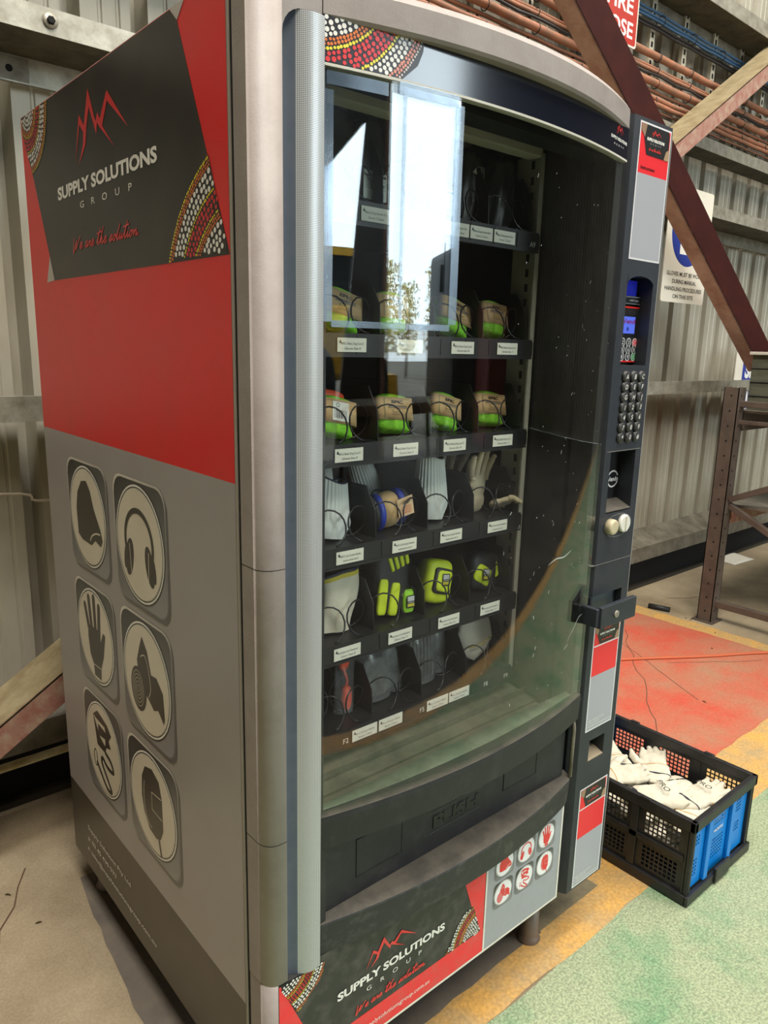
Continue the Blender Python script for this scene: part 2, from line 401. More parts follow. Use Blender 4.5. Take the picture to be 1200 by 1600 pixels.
# PPE pictograms on a unit square (-1..1), v up
def icon(D, kind, u, v, s, fg, bgc, layer, mirror=1):
    def P(pts): return [(u+x*s*mirror, v+y*s) for x, y in pts]
    L = layer
    if kind == 'hat':
        D.poly(P([(-0.5, -0.25), (-0.52, 0.1), (-0.42, 0.4), (-0.2, 0.62), (0.05, 0.66), (0.22, 0.5), (0.36, 0.2), (0.62, -0.12), (0.7, -0.3), (0.6, -0.42), (0.35, -0.36), (0.15, -0.48), (-0.3, -0.46), (-0.5, -0.38)]), fg, L)
        D.line(P(spline([(0.1, -0.4), (0.2, -0.3), (0.4, -0.22), (0.6, -0.2)])), 0.03*s, bgc, L+1)
    elif kind == 'muffs':
        D.ring(u, v+0.02*s, 0.62*s, 0.1*s, fg, L, a0=-0.15*math.pi, a1=1.15*math.pi)
        for e in (-1, 1):
            D.disc(u+e*0.42*s, v-0.3*s, 0.17*s, fg, L, ry=0.36*s, n=20, rot=e*0.25)
            D.disc(u+e*0.58*s, v-0.32*s, 0.08*s, fg, L, ry=0.24*s, n=14, rot=e*0.2)
            D.line(P([(e*0.36, -0.58), (e*0.40, -0.05)]), 0.02*s, bgc, L+1)
    elif kind == 'glove':
        D.poly(P([(-0.38, -0.1), (-0.32, -0.45), (-0.16, -0.62), (-0.14, -0.85), (0.22, -0.85), (0.24, -0.6), (0.42, -0.3), (0.56, 0.18), (0.46, 0.22), (0.3, -0.02), (0.3, 0.2), (-0.36, 0.18)]), fg, L)
        for x, h, t in ((-0.34, 0.55, -0.13), (-0.18, 0.76, -0.06), (0.02, 0.82, 0.02), (0.2, 0.7, 0.1)):
            D.line(P([(x+0.03, 0.1), (x+t, h)]), 0.15*s, fg, L); D.disc(u+(x+t)*s*mirror, v+h*s, 0.075*s, fg, L, n=12)
        D.line(P([(-0.14, -0.62), (0.24, -0.6)]), 0.02*s, bgc, L+1)
    elif kind == 'resp':
        D.poly(P([(-0.1, 0.86), (0.12, 0.62), (0.26, 0.2), (0.5, 0.22), (0.76, 0.0), (0.8, -0.5), (0.74, -0.62), (0.52, -0.42), (0.32, -0.5), (0.1, -0.36), (-0.3, -0.2), (-0.38, 0.3), (-0.24, 0.6)]), fg, L)
        D.disc(u-0.36*s*mirror, v-0.3*s, 0.36*s, fg, L, ry=0.46*s)
        for k in range(1, 6): D.ring(u-0.38*s*mirror, v-0.3*s, 0.055*k*s, 0.012*s, bgc, L+1, ry=0.075*k*s, n=20)
        D.line(P(spline([(-0.2, 0.42), (0.0, 0.5), (0.14, 0.3), (0.22, -0.1), (0.1, -0.32)])), 0.02*s, bgc, L+1)
    elif kind == 'lanyard':
        D.poly(P([(-0.45, 0.62), (-0.2, 0.78), (0.3, 0.66), (0.5, 0.5), (0.34, 0.34), (0.44, 0.2), (0.14, 0.12), (0.16, 0.3), (-0.2, 0.26), (-0.2, 0.5), (0.2, 0.46), (0.16, 0.56), (-0.3, 0.58)]), fg, L)
        D.poly(P([(-0.45, 0.62), (-0.3, 0.0), (0.1, -0.02), (0.2, 0.12), (-0.1, 0.22), (-0.26, 0.4)]), fg, L)
        D.line(P(spline([(0.1, 0.0), (0.4, -0.1), (0.5, -0.28), (0.2, -0.3), (-0.05, -0.2), (-0.1, -0.34), (0.2, -0.62), (0.34, -0.78), (0.1, -0.8), (-0.25, -0.55), (-0.4, -0.42)])), 0.09*s, fg, L)
        D.ring(u-0.45*s*mirror, v-0.36*s, 0.1*s, 0.035*s, fg, L, ry=0.2*s, n=16)
    elif kind == 'shield':
        D.poly(P([(-0.4, 0.4), (-0.25, 0.64), (0.05, 0.72), (0.32, 0.6), (0.42, 0.3), (0.42, -0.3), (0.3, -0.52), (0.12, -0.6), (-0.15, -0.55), (-0.36, -0.3), (-0.44, 0.0)]), fg, L)
        D.line(P([(0.22, -0.55), (0.3, -0.86)]), 0.07*s, fg, L)
        D.line(P([(0.4, 0.3), (0.0, 0.26), (0.0, -0.08), (0.4, -0.1)]), 0.018*s, bgc, L+1)
        D.line(P(spline([(-0.3, 0.35), (-0.34, 0.0), (-0.25, -0.35), (-0.05, -0.48)])), 0.018*s, bgc, L+1)
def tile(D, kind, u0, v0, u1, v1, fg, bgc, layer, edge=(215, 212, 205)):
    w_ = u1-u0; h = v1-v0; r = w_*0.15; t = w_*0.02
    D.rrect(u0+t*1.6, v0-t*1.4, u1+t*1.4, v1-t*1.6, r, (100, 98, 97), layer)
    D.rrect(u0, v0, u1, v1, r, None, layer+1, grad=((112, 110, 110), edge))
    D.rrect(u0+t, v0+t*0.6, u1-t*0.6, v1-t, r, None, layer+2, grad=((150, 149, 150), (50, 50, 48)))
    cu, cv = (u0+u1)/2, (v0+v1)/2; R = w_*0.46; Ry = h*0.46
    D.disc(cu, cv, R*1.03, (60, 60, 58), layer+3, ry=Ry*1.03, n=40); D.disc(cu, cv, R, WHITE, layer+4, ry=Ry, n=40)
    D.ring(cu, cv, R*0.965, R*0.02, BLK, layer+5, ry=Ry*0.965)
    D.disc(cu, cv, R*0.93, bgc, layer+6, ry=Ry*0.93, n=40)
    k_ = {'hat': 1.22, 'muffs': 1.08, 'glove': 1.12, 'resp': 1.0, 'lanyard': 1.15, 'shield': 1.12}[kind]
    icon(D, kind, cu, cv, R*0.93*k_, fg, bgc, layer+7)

# ------------------------------------------------------------------ materials
M_grey = mat('warm_grey_paint', (152, 143, 137), 0.55, rgb2=(140, 130, 124), scale=14, bump=0.15, bscale=300)
M_edge = mat('panel_edge_grey', (150, 142, 130), 0.4)
M_black = mat('black_plastic', (32, 33, 35), 0.5, rgb2=(58, 58, 58), scale=22, lo=0.5, hi=0.9, bump=0.3, bscale=400)
M_blue_black = mat('blue_black_plastic', (38, 42, 49), 0.45, rgb2=(50, 53, 60), scale=18, lo=0.4, hi=0.8, bump=0.3, bscale=500)
M_liner = mat('black_liner', (20, 20, 21), 0.4)
M_gap = mat('gap_black', (6, 6, 6), 0.9)
M_white = mat('cream_metal', (205, 202, 188), 0.5)
M_tray = mat('black_tray', (28, 28, 30), 0.45)
M_wire = mat('dark_wire', (60, 60, 62), 0.3, 0.8)
M_dust = mat('dusty_plastic', (84, 79, 70), 0.8, rgb2=(48, 46, 43), scale=16, lo=0.42, hi=0.75)
M_ink = inkmat()
M_inkd = inkmat('dusty_print', 0.45, dust=((140, 135, 125), 40, 0.25))
M_zinc = mat('galvanised_steel', (176, 172, 158), 0.45, 0.35, rgb2=(120, 114, 98), scale=18, lo=0.35, hi=0.75, bump=0.2, bscale=120, detail=10)
M_zincb = mat('galvanised_dark', (140, 134, 120), 0.55, 0.25, rgb2=(96, 90, 76), scale=12, lo=0.35, hi=0.7)
M_corr = mat('corrugated_sheet', (188, 183, 168), 0.5, 0.2, rgb2=(150, 143, 124), scale=2.0, lo=0.3, hi=0.8, stretch=(2, 2, 0.7), detail=10)
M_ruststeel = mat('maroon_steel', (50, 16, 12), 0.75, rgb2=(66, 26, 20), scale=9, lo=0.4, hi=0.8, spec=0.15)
M_maroonlit = mat('bounce_lit_maroon_steel', (204, 168, 152), 0.7, rgb2=(160, 112, 98), scale=7, lo=0.4, hi=0.75, bump=0.2)  # maroon lightened to paint floor bounce onto the return flange
M_olive = mat('dust_covered_steel', (160, 146, 112), 0.85, rgb2=(124, 108, 74), scale=14, lo=0.35, hi=0.7, bump=0.5, bscale=180)
M_pink = mat('faded_red_steel', (150, 100, 88), 0.75, rgb2=(172, 150, 128), scale=24, lo=0.4, hi=0.7, bump=0.3, bscale=150)
# ------------------------------------------------------------------ floor and painted zones
M_conc = mat('concrete_floor', (170, 154, 126), 0.75, rgb2=(124, 108, 84), scale=2.2, lo=0.35, hi=0.7, bump=0.5, bscale=90, detail=14, grain=(160, 0.10))
M_conc2 = mat('stained_concrete', (94, 86, 78), 0.8, rgb2=(122, 112, 98), scale=6, lo=0.35, hi=0.75, bump=0.5, bscale=160, detail=12)
M_green = mat('green_floor_paint', (92, 140, 100), 0.8, rgb2=(150, 160, 128), scale=4, lo=0.30, hi=0.54, bump=1.0, bscale=220, detail=14, grain=(190, 0.30))
M_yellow = mat('yellow_floor_paint', (206, 158, 82), 0.7, rgb2=(170, 146, 106), scale=9, lo=0.38, hi=0.66, bump=0.5, bscale=110, detail=14, grain=(120, 0.14))
M_red = mat('red_floor_paint', (192, 82, 60), 0.65, rgb2=(170, 122, 94), scale=3.4, lo=0.36, hi=0.66, bump=0.3, bscale=90, detail=14, grain=(90, 0.08))
M_patch = mat('grey_floor_patch', (128, 118, 92), 0.8, rgb2=(104, 96, 78), scale=20, bump=0.5, bscale=160)
fl = MB()
def zone(mb, pts, z, mi, jit=0.006, step=0.05):
    P = []
    for i in range(len(pts)):
        a = Vector(pts[i]); b = Vector(pts[(i+1) % len(pts)]); n = max(1, int((b-a).length/step)); n = min(n, 120)
        for k in range(n):
            q = a+(b-a)*(k/n); P.append((q.x+random.uniform(-jit, jit), q.y+random.uniform(-jit, jit), z))
    mb.cur = mi; mb.poly(P)
fl.cur = 0; fl.box(-5, 11, -8, 1.5, -0.1, 0.0)
zone(fl, [(-5, -1.32), (11, -1.32), (11, -0.10), (-5, -0.10)], 0.0008, 1)
zone(fl, [(-5, -1.44), (11, -1.44), (11, -1.32), (-5, -1.32)], 0.0010, 2)
zone(fl, [(-5, -0.10), (3.15, -0.10), (11, -0.10), (11, 0.0), (3.15, 0.0), (3.15, 1.14), (1.04, 1.14), (1.04, 0.02), (-5, -0.015)], 0.0012, 2)
zone(fl, [(1.3, 0.10), (3.06, 0.10), (3.04, 1.07), (1.3, 1.07)], 0.0018, 3, 0.004)
zone(fl, [(-0.9, -0.015), (0.80, -0.015), (0.80, 0.87), (0.0, 0.87), (-0.06, 0.2)], 0.0014, 4, 0.004)
zone(fl, [(0.80, -0.012), (1.045, -0.012), (1.045, 0.30), (0.80, 0.30)], 0.0016, 5, 0.002)
zone(fl, [(-5, -8), (11, -8), (11, -1.44), (-5, -1.44)], 0.0012, 6)
struct('floor', fl, [M_conc, M_green, M_yellow, M_red, M_conc2, M_patch, mat('dark_shed_floor', (74, 66, 58), 0.85, rgb2=(52, 46, 40), scale=1.2)], fix=False)

# ------------------------------------------------------------------ corrugated wall
def corrugated(x0, x1, z0, z1, y, pitch=0.196, deep=0.062, off=0.0):
    mb = MB(); pr = []; x = x0+off
    while x < x1:
        pr += [(x, 0), (x+0.048, 0), (x+0.052, 0.003), (x+0.058, 0.003), (x+0.062, 0), (x+0.100, 0), (x+0.104, 0.003), (x+0.110, 0.003), (x+0.114, 0), (x+0.142, 0), (x+0.154, deep), (x+0.182, deep)]; x += pitch
    b = 0
    for (px_, d) in pr: mb.v += [(px_, y+d, z0), (px_, y+d, z1)]
    for i in range(len(pr)-1): mb.face([2*i, 2*i+2, 2*i+3, 2*i+1])
    return mb
struct('wall_back', corrugated(-5, 11, 0.0, 6.0, 1.38, off=0.03), M_corr, fix=False)
sh = MB(); sh.box(-5, 11, 1.46, 1.5, -0.1, 6.0); struct('wall_back_cladding', sh, M_gap)
wf = MB()
def slab(x0, x1, z0, z1): wf.box(x0, x1, -8.15, -8.0, z0, z1)
slab(-5, 1.0, 0, 6); slab(2.54, 3.27, 3.95, 6); slab(6.0, 11, 0, 6); slab(3.27, 6.0, 5.8, 6)
wf.extrude([(1.0, -8.15, 3.13), (2.54, -8.15, 3.95), (2.54, -8.15, 6), (1.0, -8.15, 6)], (0, 0.15, 0))
wf.extrude([(1.72, -8.15, 0), (3.27, -8.15, 0), (3.27, -8.15, 3.95), (2.54, -8.15, 3.95)], (0, 0.15, 0))
M_dark = mat('shed_wall_inside', (74, 66, 62), 0.8, rgb2=(52, 46, 42), scale=1.5)
struct('wall_front', wf, M_dark)
wl_ = MB(); wl_.box(-5.1, -5, -8, 1.5, 0, 6); struct('wall_left', wl_, mat('side_wall_sheet', (120, 108, 92), 0.8, rgb2=(90, 80, 66), scale=2))
wr = MB(); wr.box(11.03, 11.1, -8, 1.5, 0, 6)
y = -8.0
while y < 1.4: wr.box(10.97, 11.03, y, y+0.13, 0, 6); y += 0.2
struct('wall_right', wr, mat('end_wall_sheet', (108, 100, 86), 0.7, rgb2=(78, 72, 60), scale=2))
ce = MB(); ce.box(-5, 11, -8, 1.5, 6.0, 6.1); struct('ceiling', ce, mat('roof_sheet', (74, 68, 60), 0.8))
dr = MB(); dr.box(3.08, 3.2, -7.98, -7.86, 0, 5.8); struct('trim_1', dr, M_pink)

# girts: Z purlins along x, as trims of the wall
M_web = mat('shaded_purlin_web', (92, 86, 70), 0.8, rgb2=(62, 57, 46), scale=14)  # darker web colour paints in the shade under the purlins
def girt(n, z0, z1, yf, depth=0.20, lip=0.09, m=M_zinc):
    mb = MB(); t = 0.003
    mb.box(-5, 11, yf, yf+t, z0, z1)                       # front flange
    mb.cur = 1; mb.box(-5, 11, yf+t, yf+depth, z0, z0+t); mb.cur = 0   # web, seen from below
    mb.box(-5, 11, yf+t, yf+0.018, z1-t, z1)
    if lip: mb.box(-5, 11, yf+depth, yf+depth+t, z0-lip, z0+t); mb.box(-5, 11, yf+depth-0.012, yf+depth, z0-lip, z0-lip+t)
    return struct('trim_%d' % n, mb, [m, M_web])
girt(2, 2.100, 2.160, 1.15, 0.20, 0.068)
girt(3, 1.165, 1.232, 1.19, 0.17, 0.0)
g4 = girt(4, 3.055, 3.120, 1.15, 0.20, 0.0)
mb = MB(); mb.box(-5, 11, 1.33, 1.35, 2.975, 3.058); struct('trim_5', mb, M_white if False else M_zinc)
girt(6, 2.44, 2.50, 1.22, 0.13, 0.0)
mb = MB(); mb.box(-5, 11, 1.25, 1.256, 0.20, 0.275); mb.box(-5, 11, 1.25, 1.38, 0.195, 0.20)
mb.hexa([(-5, 1.25, 0.275), (11, 1.25, 0.275), (11, 1.38, 0.34), (-5, 1.38, 0.34)], [(-5, 1.25, 0.279), (11, 1.25, 0.279), (11, 1.38, 0.344), (-5, 1.38, 0.344)])
struct('trim_7', mb, M_zincb)
mb = MB(); mb.box(-5, 11, 1.33, 1.37, 0.0, 0.19); struct('dark_gap_board', mb, M_gap)  # black board put in for the shadowed gap under the base purlin
mb = MB(); mb.box(-5, 11, 1.30, 1.33, 0.0, 0.02); struct('trim_8', mb, mat('kerb_dark', (50, 44, 34), 0.9))
# lap bolt and plate on the upper left purlin
t = thing('purlin_bolt', 'round galvanised bolt in the purlin lap at the upper left', 'bolt', (0.165, 1.147, 2.131))
mb = MB(); mb.lathe([(0.0175, 0), (0.0175, -0.002), (0.006, -0.0025)], n=20, axis='y'); mb.build('washer', M_zinc, t, org=(0, 0, 0))
mb = MB(); mb.lathe([(0.010, -0.002), (0.010, -0.008), (0.007, -0.010)], n=6, axis='y'); mb.build('bolt_head', M_gap, t, org=(0, 0, 0))
t = thing('lap_plate', 'flat galvanised lap plate with a bolt hole under the upper left purlin', 'plate', (0.0, 1.34, 2.03))
mb = MB(); mb.box(-0.45, 0.165, 0.0, 0.004, 0.0, 0.062); mb.build('plate', M_zincb, t, org=(0, 0, 0), bevel=0.001)
mb = MB(); mb.lathe([(0.009, 0.001), (0.009, -0.0008)], (0.116, 0, 0.033), n=16, axis='y'); mb.build('bolt_hole', M_gap, t, org=(0, 0, 0))

# X bracing, rolled steel angles
def brace(name, a, b, wz, yf, fl, label, m1, m2, side=1):
    a = Vector(a); b = Vector(b); d = (b-a).normalized(); n = Vector((-d.z, 0, d.x))
    if n.z < 0: n = -n
    t = thing(name, label, 'brace', a)
    f = MB(); f.hexa([a-n*0, b-n*0, b-n*wz, a-n*wz], [p+Vector((0, 0.008, 0)) for p in (a, b, b-n*wz, a-n*wz)]); f.build('face_flange', m1, t, bevel=0.002)
    s = n*0 if side > 0 else -n*wz
    k = -0.008 if side > 0 else 0.008
    g = MB(); g.hexa([a+s, b+s, b+s+n*k, a+s+n*k], [p+Vector((0, fl, 0)) for p in (a+s, b+s, b+s+n*k, a+s+n*k)]); g.build('return_flange', m2, t, bevel=0.002)
    return t
brace('steel_brace', (-1.5, 1.02, -0.465), (4.4, 1.02, 3.293), 0.075, 1.02, 0.17, 'dust-covered angle steel brace rising to the upper right behind the machine', M_pink, M_olive)
brace('steel_brace', (1.35, 0.935, 3.19), (3.98, 0.935, 1.42), 0.155, 0.935, 0.08, 'dark maroon angle steel brace falling to the right past the fire hose sign', M_ruststeel, M_maroonlit, -1)

# ------------------------------------------------------------------ cables on slotted struts
M_orange = mat('orange_cable', (164, 108, 80), 0.6, rgb2=(134, 98, 76), scale=12)
M_cblack = mat('black_cable', (40, 38, 38), 0.5); M_cblue = mat('blue_cable', (62, 98, 132), 0.5)
SX = [1.52+0.31*i for i in range(12)]
def cable(name, z, y, r, m, label, sag=0.0025, group=None, wob=0.0008, cat='cable'):
    P = []
    x = 1.0; i = 0
    while x < 5.4:
        ph = (x-SX[0])/0.31*2*math.pi
        P.append((x, y+random.uniform(-wob, wob)*0.5, z-sag*(1-math.cos(ph))*0.5+random.uniform(-wob, wob)*0.6)); x += 0.0775
    mb = MB(); mb.tube(P, r, 8); return tag(mb.build(name, m), label, cat, group)
for z, y, r, lab in ((2.785, 1.275, 0.017, 'thick orange cable, topmost of the orange cables along the wall'),
                     (2.738, 1.285, 0.008, 'thin orange cable just below the topmost thick orange cable'),
                     (2.720, 1.275, 0.009, 'thin orange cable second below the topmost thick orange cable'),
                     (2.668, 1.270, 0.017, 'lower thick orange cable in the middle of the wall run'),
                     (2.640, 1.290, 0.008, 'thin orange cable tucked under the lower thick cable'),
                     (2.604, 1.275, 0.012, 'medium orange cable near the bottom of the wall run'),
                     (2.578, 1.270, 0.012, 'medium orange cable second from the bottom of the run'),
                     (2.556, 1.285, 0.006, 'thin orange cable, lowest of the wall run')):
    cable('orange_cable', z, y, r, M_orange, lab, group='orange cables clipped along the wall')
cable('black_cable', 2.698, 1.262, 0.006, M_cblack, 'thin wavy black cable between the orange cables', 0.006, None, 0.003)
for k, (z, m, lab) in enumerate(((2.974, M_cblue, 'blue cable at the top of the blue and black bundle'), (2.957, M_cblue, 'blue cable second from the top of the upper bundle'),
                            (2.940, M_cblue, 'blue cable in the middle of the upper bundle'), (2.922, M_cblack, 'black cable below the blue cables of the upper bundle'),
                            (2.904, M_cblack, 'black cable hanging lowest in the upper bundle'))):
    cable('bundled_cable', z, 1.285+0.004*(k % 2), 0.0065, m, lab, 0.004, 'cables of the blue and black bundle', 0.002)
M_tie = M_cblack
strut0 = thing("cable_strut", "slotted cable strut", 'strut', (SX[0], 1.315, 2.50))
mb = MB(); mb.cur = 0; mb.box(-0.021, 0.021, 0, 0.02, 0, 0.62)
mb.cur = 1
for k in range(15): mb.box(-0.008, 0.008, -0.0008, 0.001, 0.012+k*0.041, 0.036+k*0.041)
mb.build('slotted_channel', [mat('pale_strut', (214, 208, 188), 0.5, 0.2), M_gap], strut0, org=(0, 0, 0))
for z, r in ((0.285, 0.020), (0.228, 0.014), (0.168, 0.020), (0.092, 0.016), (0.44, 0.022)):
    mb = MB(); mb.tube([(0, -0.04+(r+0.002)*math.cos(a), z+(r+0.002)*math.sin(a)) for a in [2*math.pi*i/12 for i in range(12)]], 0.0022, 5, closed=True); mb.build('cable_tie', M_tie, strut0, org=(0, 0, 0))
def copy_tree(o, parent=None):
    c = o.copy(); COL.objects.link(c); c.parent = parent
    for ch in list(o.children): copy_tree(ch, c)
    return c
slab_ = ['third', 'fourth', 'fifth']
names = {1.83: 'slotted cable strut just above the machine top, left', 2.14: 'slotted cable strut above the machine, middle of the top edge',
         2.45: 'slotted cable strut just left of the maroon brace', 3.07: 'slotted cable strut just right of the fire hose sign',
         3.38: 'slotted cable strut second to the right of the fire hose sign', 3.69: 'slotted cable strut third to the right of the fire hose sign',
         4.00: 'slotted cable strut crossing behind the dusty brace', 4.31: 'slotted cable strut at the right edge of the picture', 2.76: 'slotted cable strut hidden mostly behind the maroon brace', 1.52: 'slotted cable strut behind the machine top'}
used = False
for x in SX[:10]:
    s_ = strut0 if not used else copy_tree(strut0)
    used = True; s_.location = (x, 1.315, 2.50); s_['label'] = names[round(x, 2)]; s_['category'] = 'strut'; s_['group'] = 'slotted struts carrying the cables'

# white wire and pale pipe low on the left
mb = MB(); mb.tube(spline([(-2, 1.3, 1.02), (-0.8, 1.3, 0.98), (-0.006, 1.3, 0.958), (0.119, 1.3, 0.926), (0.6, 1.3, 0.93), (1.2, 1.3, 0.95)]), 0.004, 6)
tag(mb.build('wall_wire', mat('pale_wire', (190, 178, 160), 0.5)), 'thin pale wire strung across the wall at the left', 'wire')
mb = MB(); mb.tube([(-2, 1.2, 0.17), (1.2, 1.2, 0.21)], 0.012, 12)
tag(mb.build('floor_pipe', mat('cream_pipe', (214, 204, 164), 0.6, rgb2=(176, 160, 112), scale=30)), 'cream pipe running low along the wall at the left', 'pipe')

# ------------------------------------------------------------------ signs
def rounded(x0, x1, z0, z1, r):
    P = []
    for cx, cz, a in ((x1-r, z1-r, 0), (x0+r, z1-r, 90), (x0+r, z0+r, 180), (x1-r, z0+r, 270)):
        for k in range(4): t_ = math.radians(a+k*30); P.append((cx+r*math.cos(t_), cz+r*math.sin(t_)))
    return P
M_sign = mat('sign_enamel', (226, 220, 204), 0.4)
def signboard(name, label, x0, x1, z0, z1, y, draw):
    t = thing(name, label, 'sign', (x0, y, z0))
    mb = MB(); mb.extrude([(a, y, b) for a, b in rounded(x0, x1, z0, z1, 0.015)], (0, 0.003, 0)); mb.build('board', M_sign, t)
    D = Decal(lambda u, v, h: (x0+u, y-h, z0+v)); draw(D, x1-x0, z1-z0)
    D.build('sign_print', t); return t
def dr_fire(D, w_, h):
    D.poly(rounded(0.008, w_-0.008, 0.008, h-0.008, 0.012), (176, 52, 42), 0)
    D.text('FIRE', w_-0.045, 0.128, 0.088, WHITE, 1, bold=0.02, align='r', width=0.20); D.text('HOSE', w_-0.035, 0.034, 0.088, WHITE, 1, bold=0.02, align='r', width=0.25)
signboard('fire_hose_sign', 'red sign with white FIRE HOSE lettering behind the maroon brace', 2.30, 2.755, 2.72, 3.10, 1.2, dr_fire)
def dr_glove(D, w_, h):
    D.disc(w_*0.5, h*0.63, w_*0.39, (44, 60, 140), 0, n=48)
    g = (230, 228, 216)
    cx, cz = w_*0.44, h*0.64
    D.poly([(cx-0.05, cz-0.12), (cx+0.04, cz-0.12), (cx+0.05, cz-0.02), (cx+0.11, cz+0.03), (cx+0.09, cz+0.06), (cx+0.05, cz+0.05), (cx+0.05, cz+0.09), (cx-0.05, cz+0.09)], g, 1)
    for i, (hh) in enumerate((0.12, 0.145, 0.15, 0.13)): D.line([(cx-0.038+i*0.026, cz+0.07), (cx-0.038+i*0.026, cz+hh)], 0.021, g, 1)
    for i, s_ in enumerate(('GLOVES MUST BE WORN', 'DURING MANUAL', 'HANDLING PROCEDURES', 'ON THIS SITE')):
        D.text(s_, w_/2, h*0.235-i*0.037, 0.028, (40, 40, 38), 1, bold=0.012, width=w_*(0.84, 0.56, 0.86, 0.48)[i])
signboard('glove_sign', 'cream sign with blue glove symbol reading gloves must be worn during manual handling', 3.06, 3.50, 1.64, 2.20, 1.13, dr_glove)
def dr_blue(D, w_, h):
    D.rect(0.10, 0.012, w_-0.012, h-0.012, (52, 66, 150), 0)
    D.text('SI', 0.135, h*0.52, h*0.34, WHITE, 1, bold=0.045, align='l'); D.text('I', 0.19, h*0.06, h*0.34, WHITE, 1, bold=0.045, align='l')
signboard('blue_sign', 'blue and cream sign with large white letters beside the rack top', 4.14, 4.62, 1.04, 1.44, 1.2, dr_blue)

# ------------------------------------------------------------------ pallet racking at the right
M_rack = mat('brown_rack_steel', (92, 79, 70), 0.55, rgb2=(74, 62, 55), scale=10, bump=0.15)
rk = thing('pallet_rack', 'brown steel pallet rack end frame with diagonal bracing at the right', 'rack', (3.27, 0.80, 0))
def upright(y0):
    mb = MB(); x0, x1, y1 = 3.21, 3.285, y0+0.075
    mb.cur = 0
    mb.box(x0, x0+0.004, y0, y1, 0, 1.225); mb.box(x0, x1, y0, y0+0.004, 0, 1.225); mb.box(x1-0.004, x1, y0, y0+0.03, 0, 1.225)
    mb.box(x0, x1, y1-0.004, y1, 0, 1.225)
    mb.cur = 1
    for k in range(16):
        z = 0.06+k*0.075; mb.lathe([(0.005, 0.0), (0.005, -0.0012)], (x0+0.032, y0, z), 8, 'y'); mb.lathe([(0.005, 0.0), (0.005, -0.0012)], (x0, y0+0.035, z), 8, 'x')
    mb.build('upright', [M_rack, M_gap], rk, fix=True)
    f = MB(); f.box(x0-0.02, x1+0.02, y0-0.02, y1+0.02, 0, 0.006); f.build('foot_plate', M_rack, rk)
upright(0.745); upright(-0.32)
for (z0, z1, w_) in ((0.10, 0.10, 0.035), (1.145, 1.145, 0.03), (1.055, 1.055, 0.02)):
    mb = MB(); mb.bar((3.255, 0.75, z0), (3.255, -0.25, z1), w_, w_); mb.build('cross_strut', M_rack, rk, bevel=0.003)
for a, b in (((3.255, 0.745, 0.66), (3.255, -0.25, 1.12)), ((3.262, 0.745, 0.63), (3.262, -0.25, 0.12))):
    mb = MB(); mb.bar(a, b, 0.03, 0.03); mb.build('diagonal_brace', M_rack, rk, bevel=0.003)
for z in (0.62, 1.10):
    mb = MB(); mb.box(3.29, 4.9, 0.74, 0.79, z-0.09, z); mb.build('shelf_beam', M_pink if z < 1 else M_rack, rk, bevel=0.003)
    mb = MB(); mb.box(3.29, 4.9, -0.25, 0.79, z, z+0.012); mb.build('shelf_deck', M_zincb, rk)
gb = thing('storage_box', 'dark green-grey wooden box standing on top of the rack', 'box', (3.55, 0.6, 1.112))
mb = MB(); mb.box(3.36, 4.1, 0.10, 0.765, 1.114, 1.385)
for k in range(1, 4): mb.cur = 1; mb.box(3.357, 3.36, 0.10, 0.765, 1.112+k*0.068, 1.116+k*0.068)
mb.build('box_body', [mat('weathered_box', (92, 92, 76), 0.8, rgb2=(70, 70, 58), scale=8, stretch=(1, 1, 6)), M_gap], gb)
mb = MB(); mb.box(3.34, 4.12, 0.08, 0.775, 1.385, 1.40); mb.build('lid', mat('box_lid', (196, 190, 176), 0.6), gb, bevel=0.002)

# orange cord, papers and debris on the floor
mb = MB(); mb.tube(spline([(1.6, 1.24, 0.008), (2.395, 0.765, 0.008), (2.741, 0.544, 0.008), (3.033, 0.376, 0.008), (3.5, 0.05, 0.008), (4.3, -0.5, 0.008)]), 0.007, 8)
tag(mb.build('extension_cord', mat('orange_cord', (186, 92, 52), 0.6)), 'thin orange cord lying across the red floor', 'cord')
mb = MB(); mb.grid(lambda u, v: (4.42+0.26*u+0.03*v, 1.17+0.2*v-0.02*u, 0.003+0.02*math.sin(u*2.5)*v), 8, 6)
tag(mb.build('paper_sheet', mat('paper', (222, 216, 200), 0.8), solid=0.0006), 'crumpled white paper sheet on the floor behind the rack post', 'paper')
mb = MB(); mb.tube([(3.165, 1.075, 0.014), (3.195, 0.965, 0.014)], 0.014, 12)
tag(mb.build('hose_offcut', M_black), 'short black hose offcut on the floor by the yellow line', 'offcut')
for k in range(26):
    zz = (random.uniform(-0.6, -0.12), random.uniform(0.1, 1.15)) if k < 14 else (random.uniform(1.9, 3.4), random.uniform(-0.3, 1.0))
    a = random.uniform(0, 6.3); l = random.uniform(0.006, 0.022)
    mb = MB(); mb.tube([(zz[0], zz[1], 0.003), (zz[0]+l*math.cos(a)*0.5, zz[1]+l*math.sin(a)*0.5, 0.005), (zz[0]+l*math.cos(a), zz[1]+l*math.sin(a), 0.003)], [0.001, 0.0022, 0.0008], 5)
    tag(mb.build('wood_chip', mat('chip', (90, 72, 48), 0.9)), 'small brown chip of debris on the %s floor' % ('grey concrete' if k < 14 else 'painted'), 'chip', 'debris chips on the %s floor' % ('concrete' if k < 14 else 'painted'))

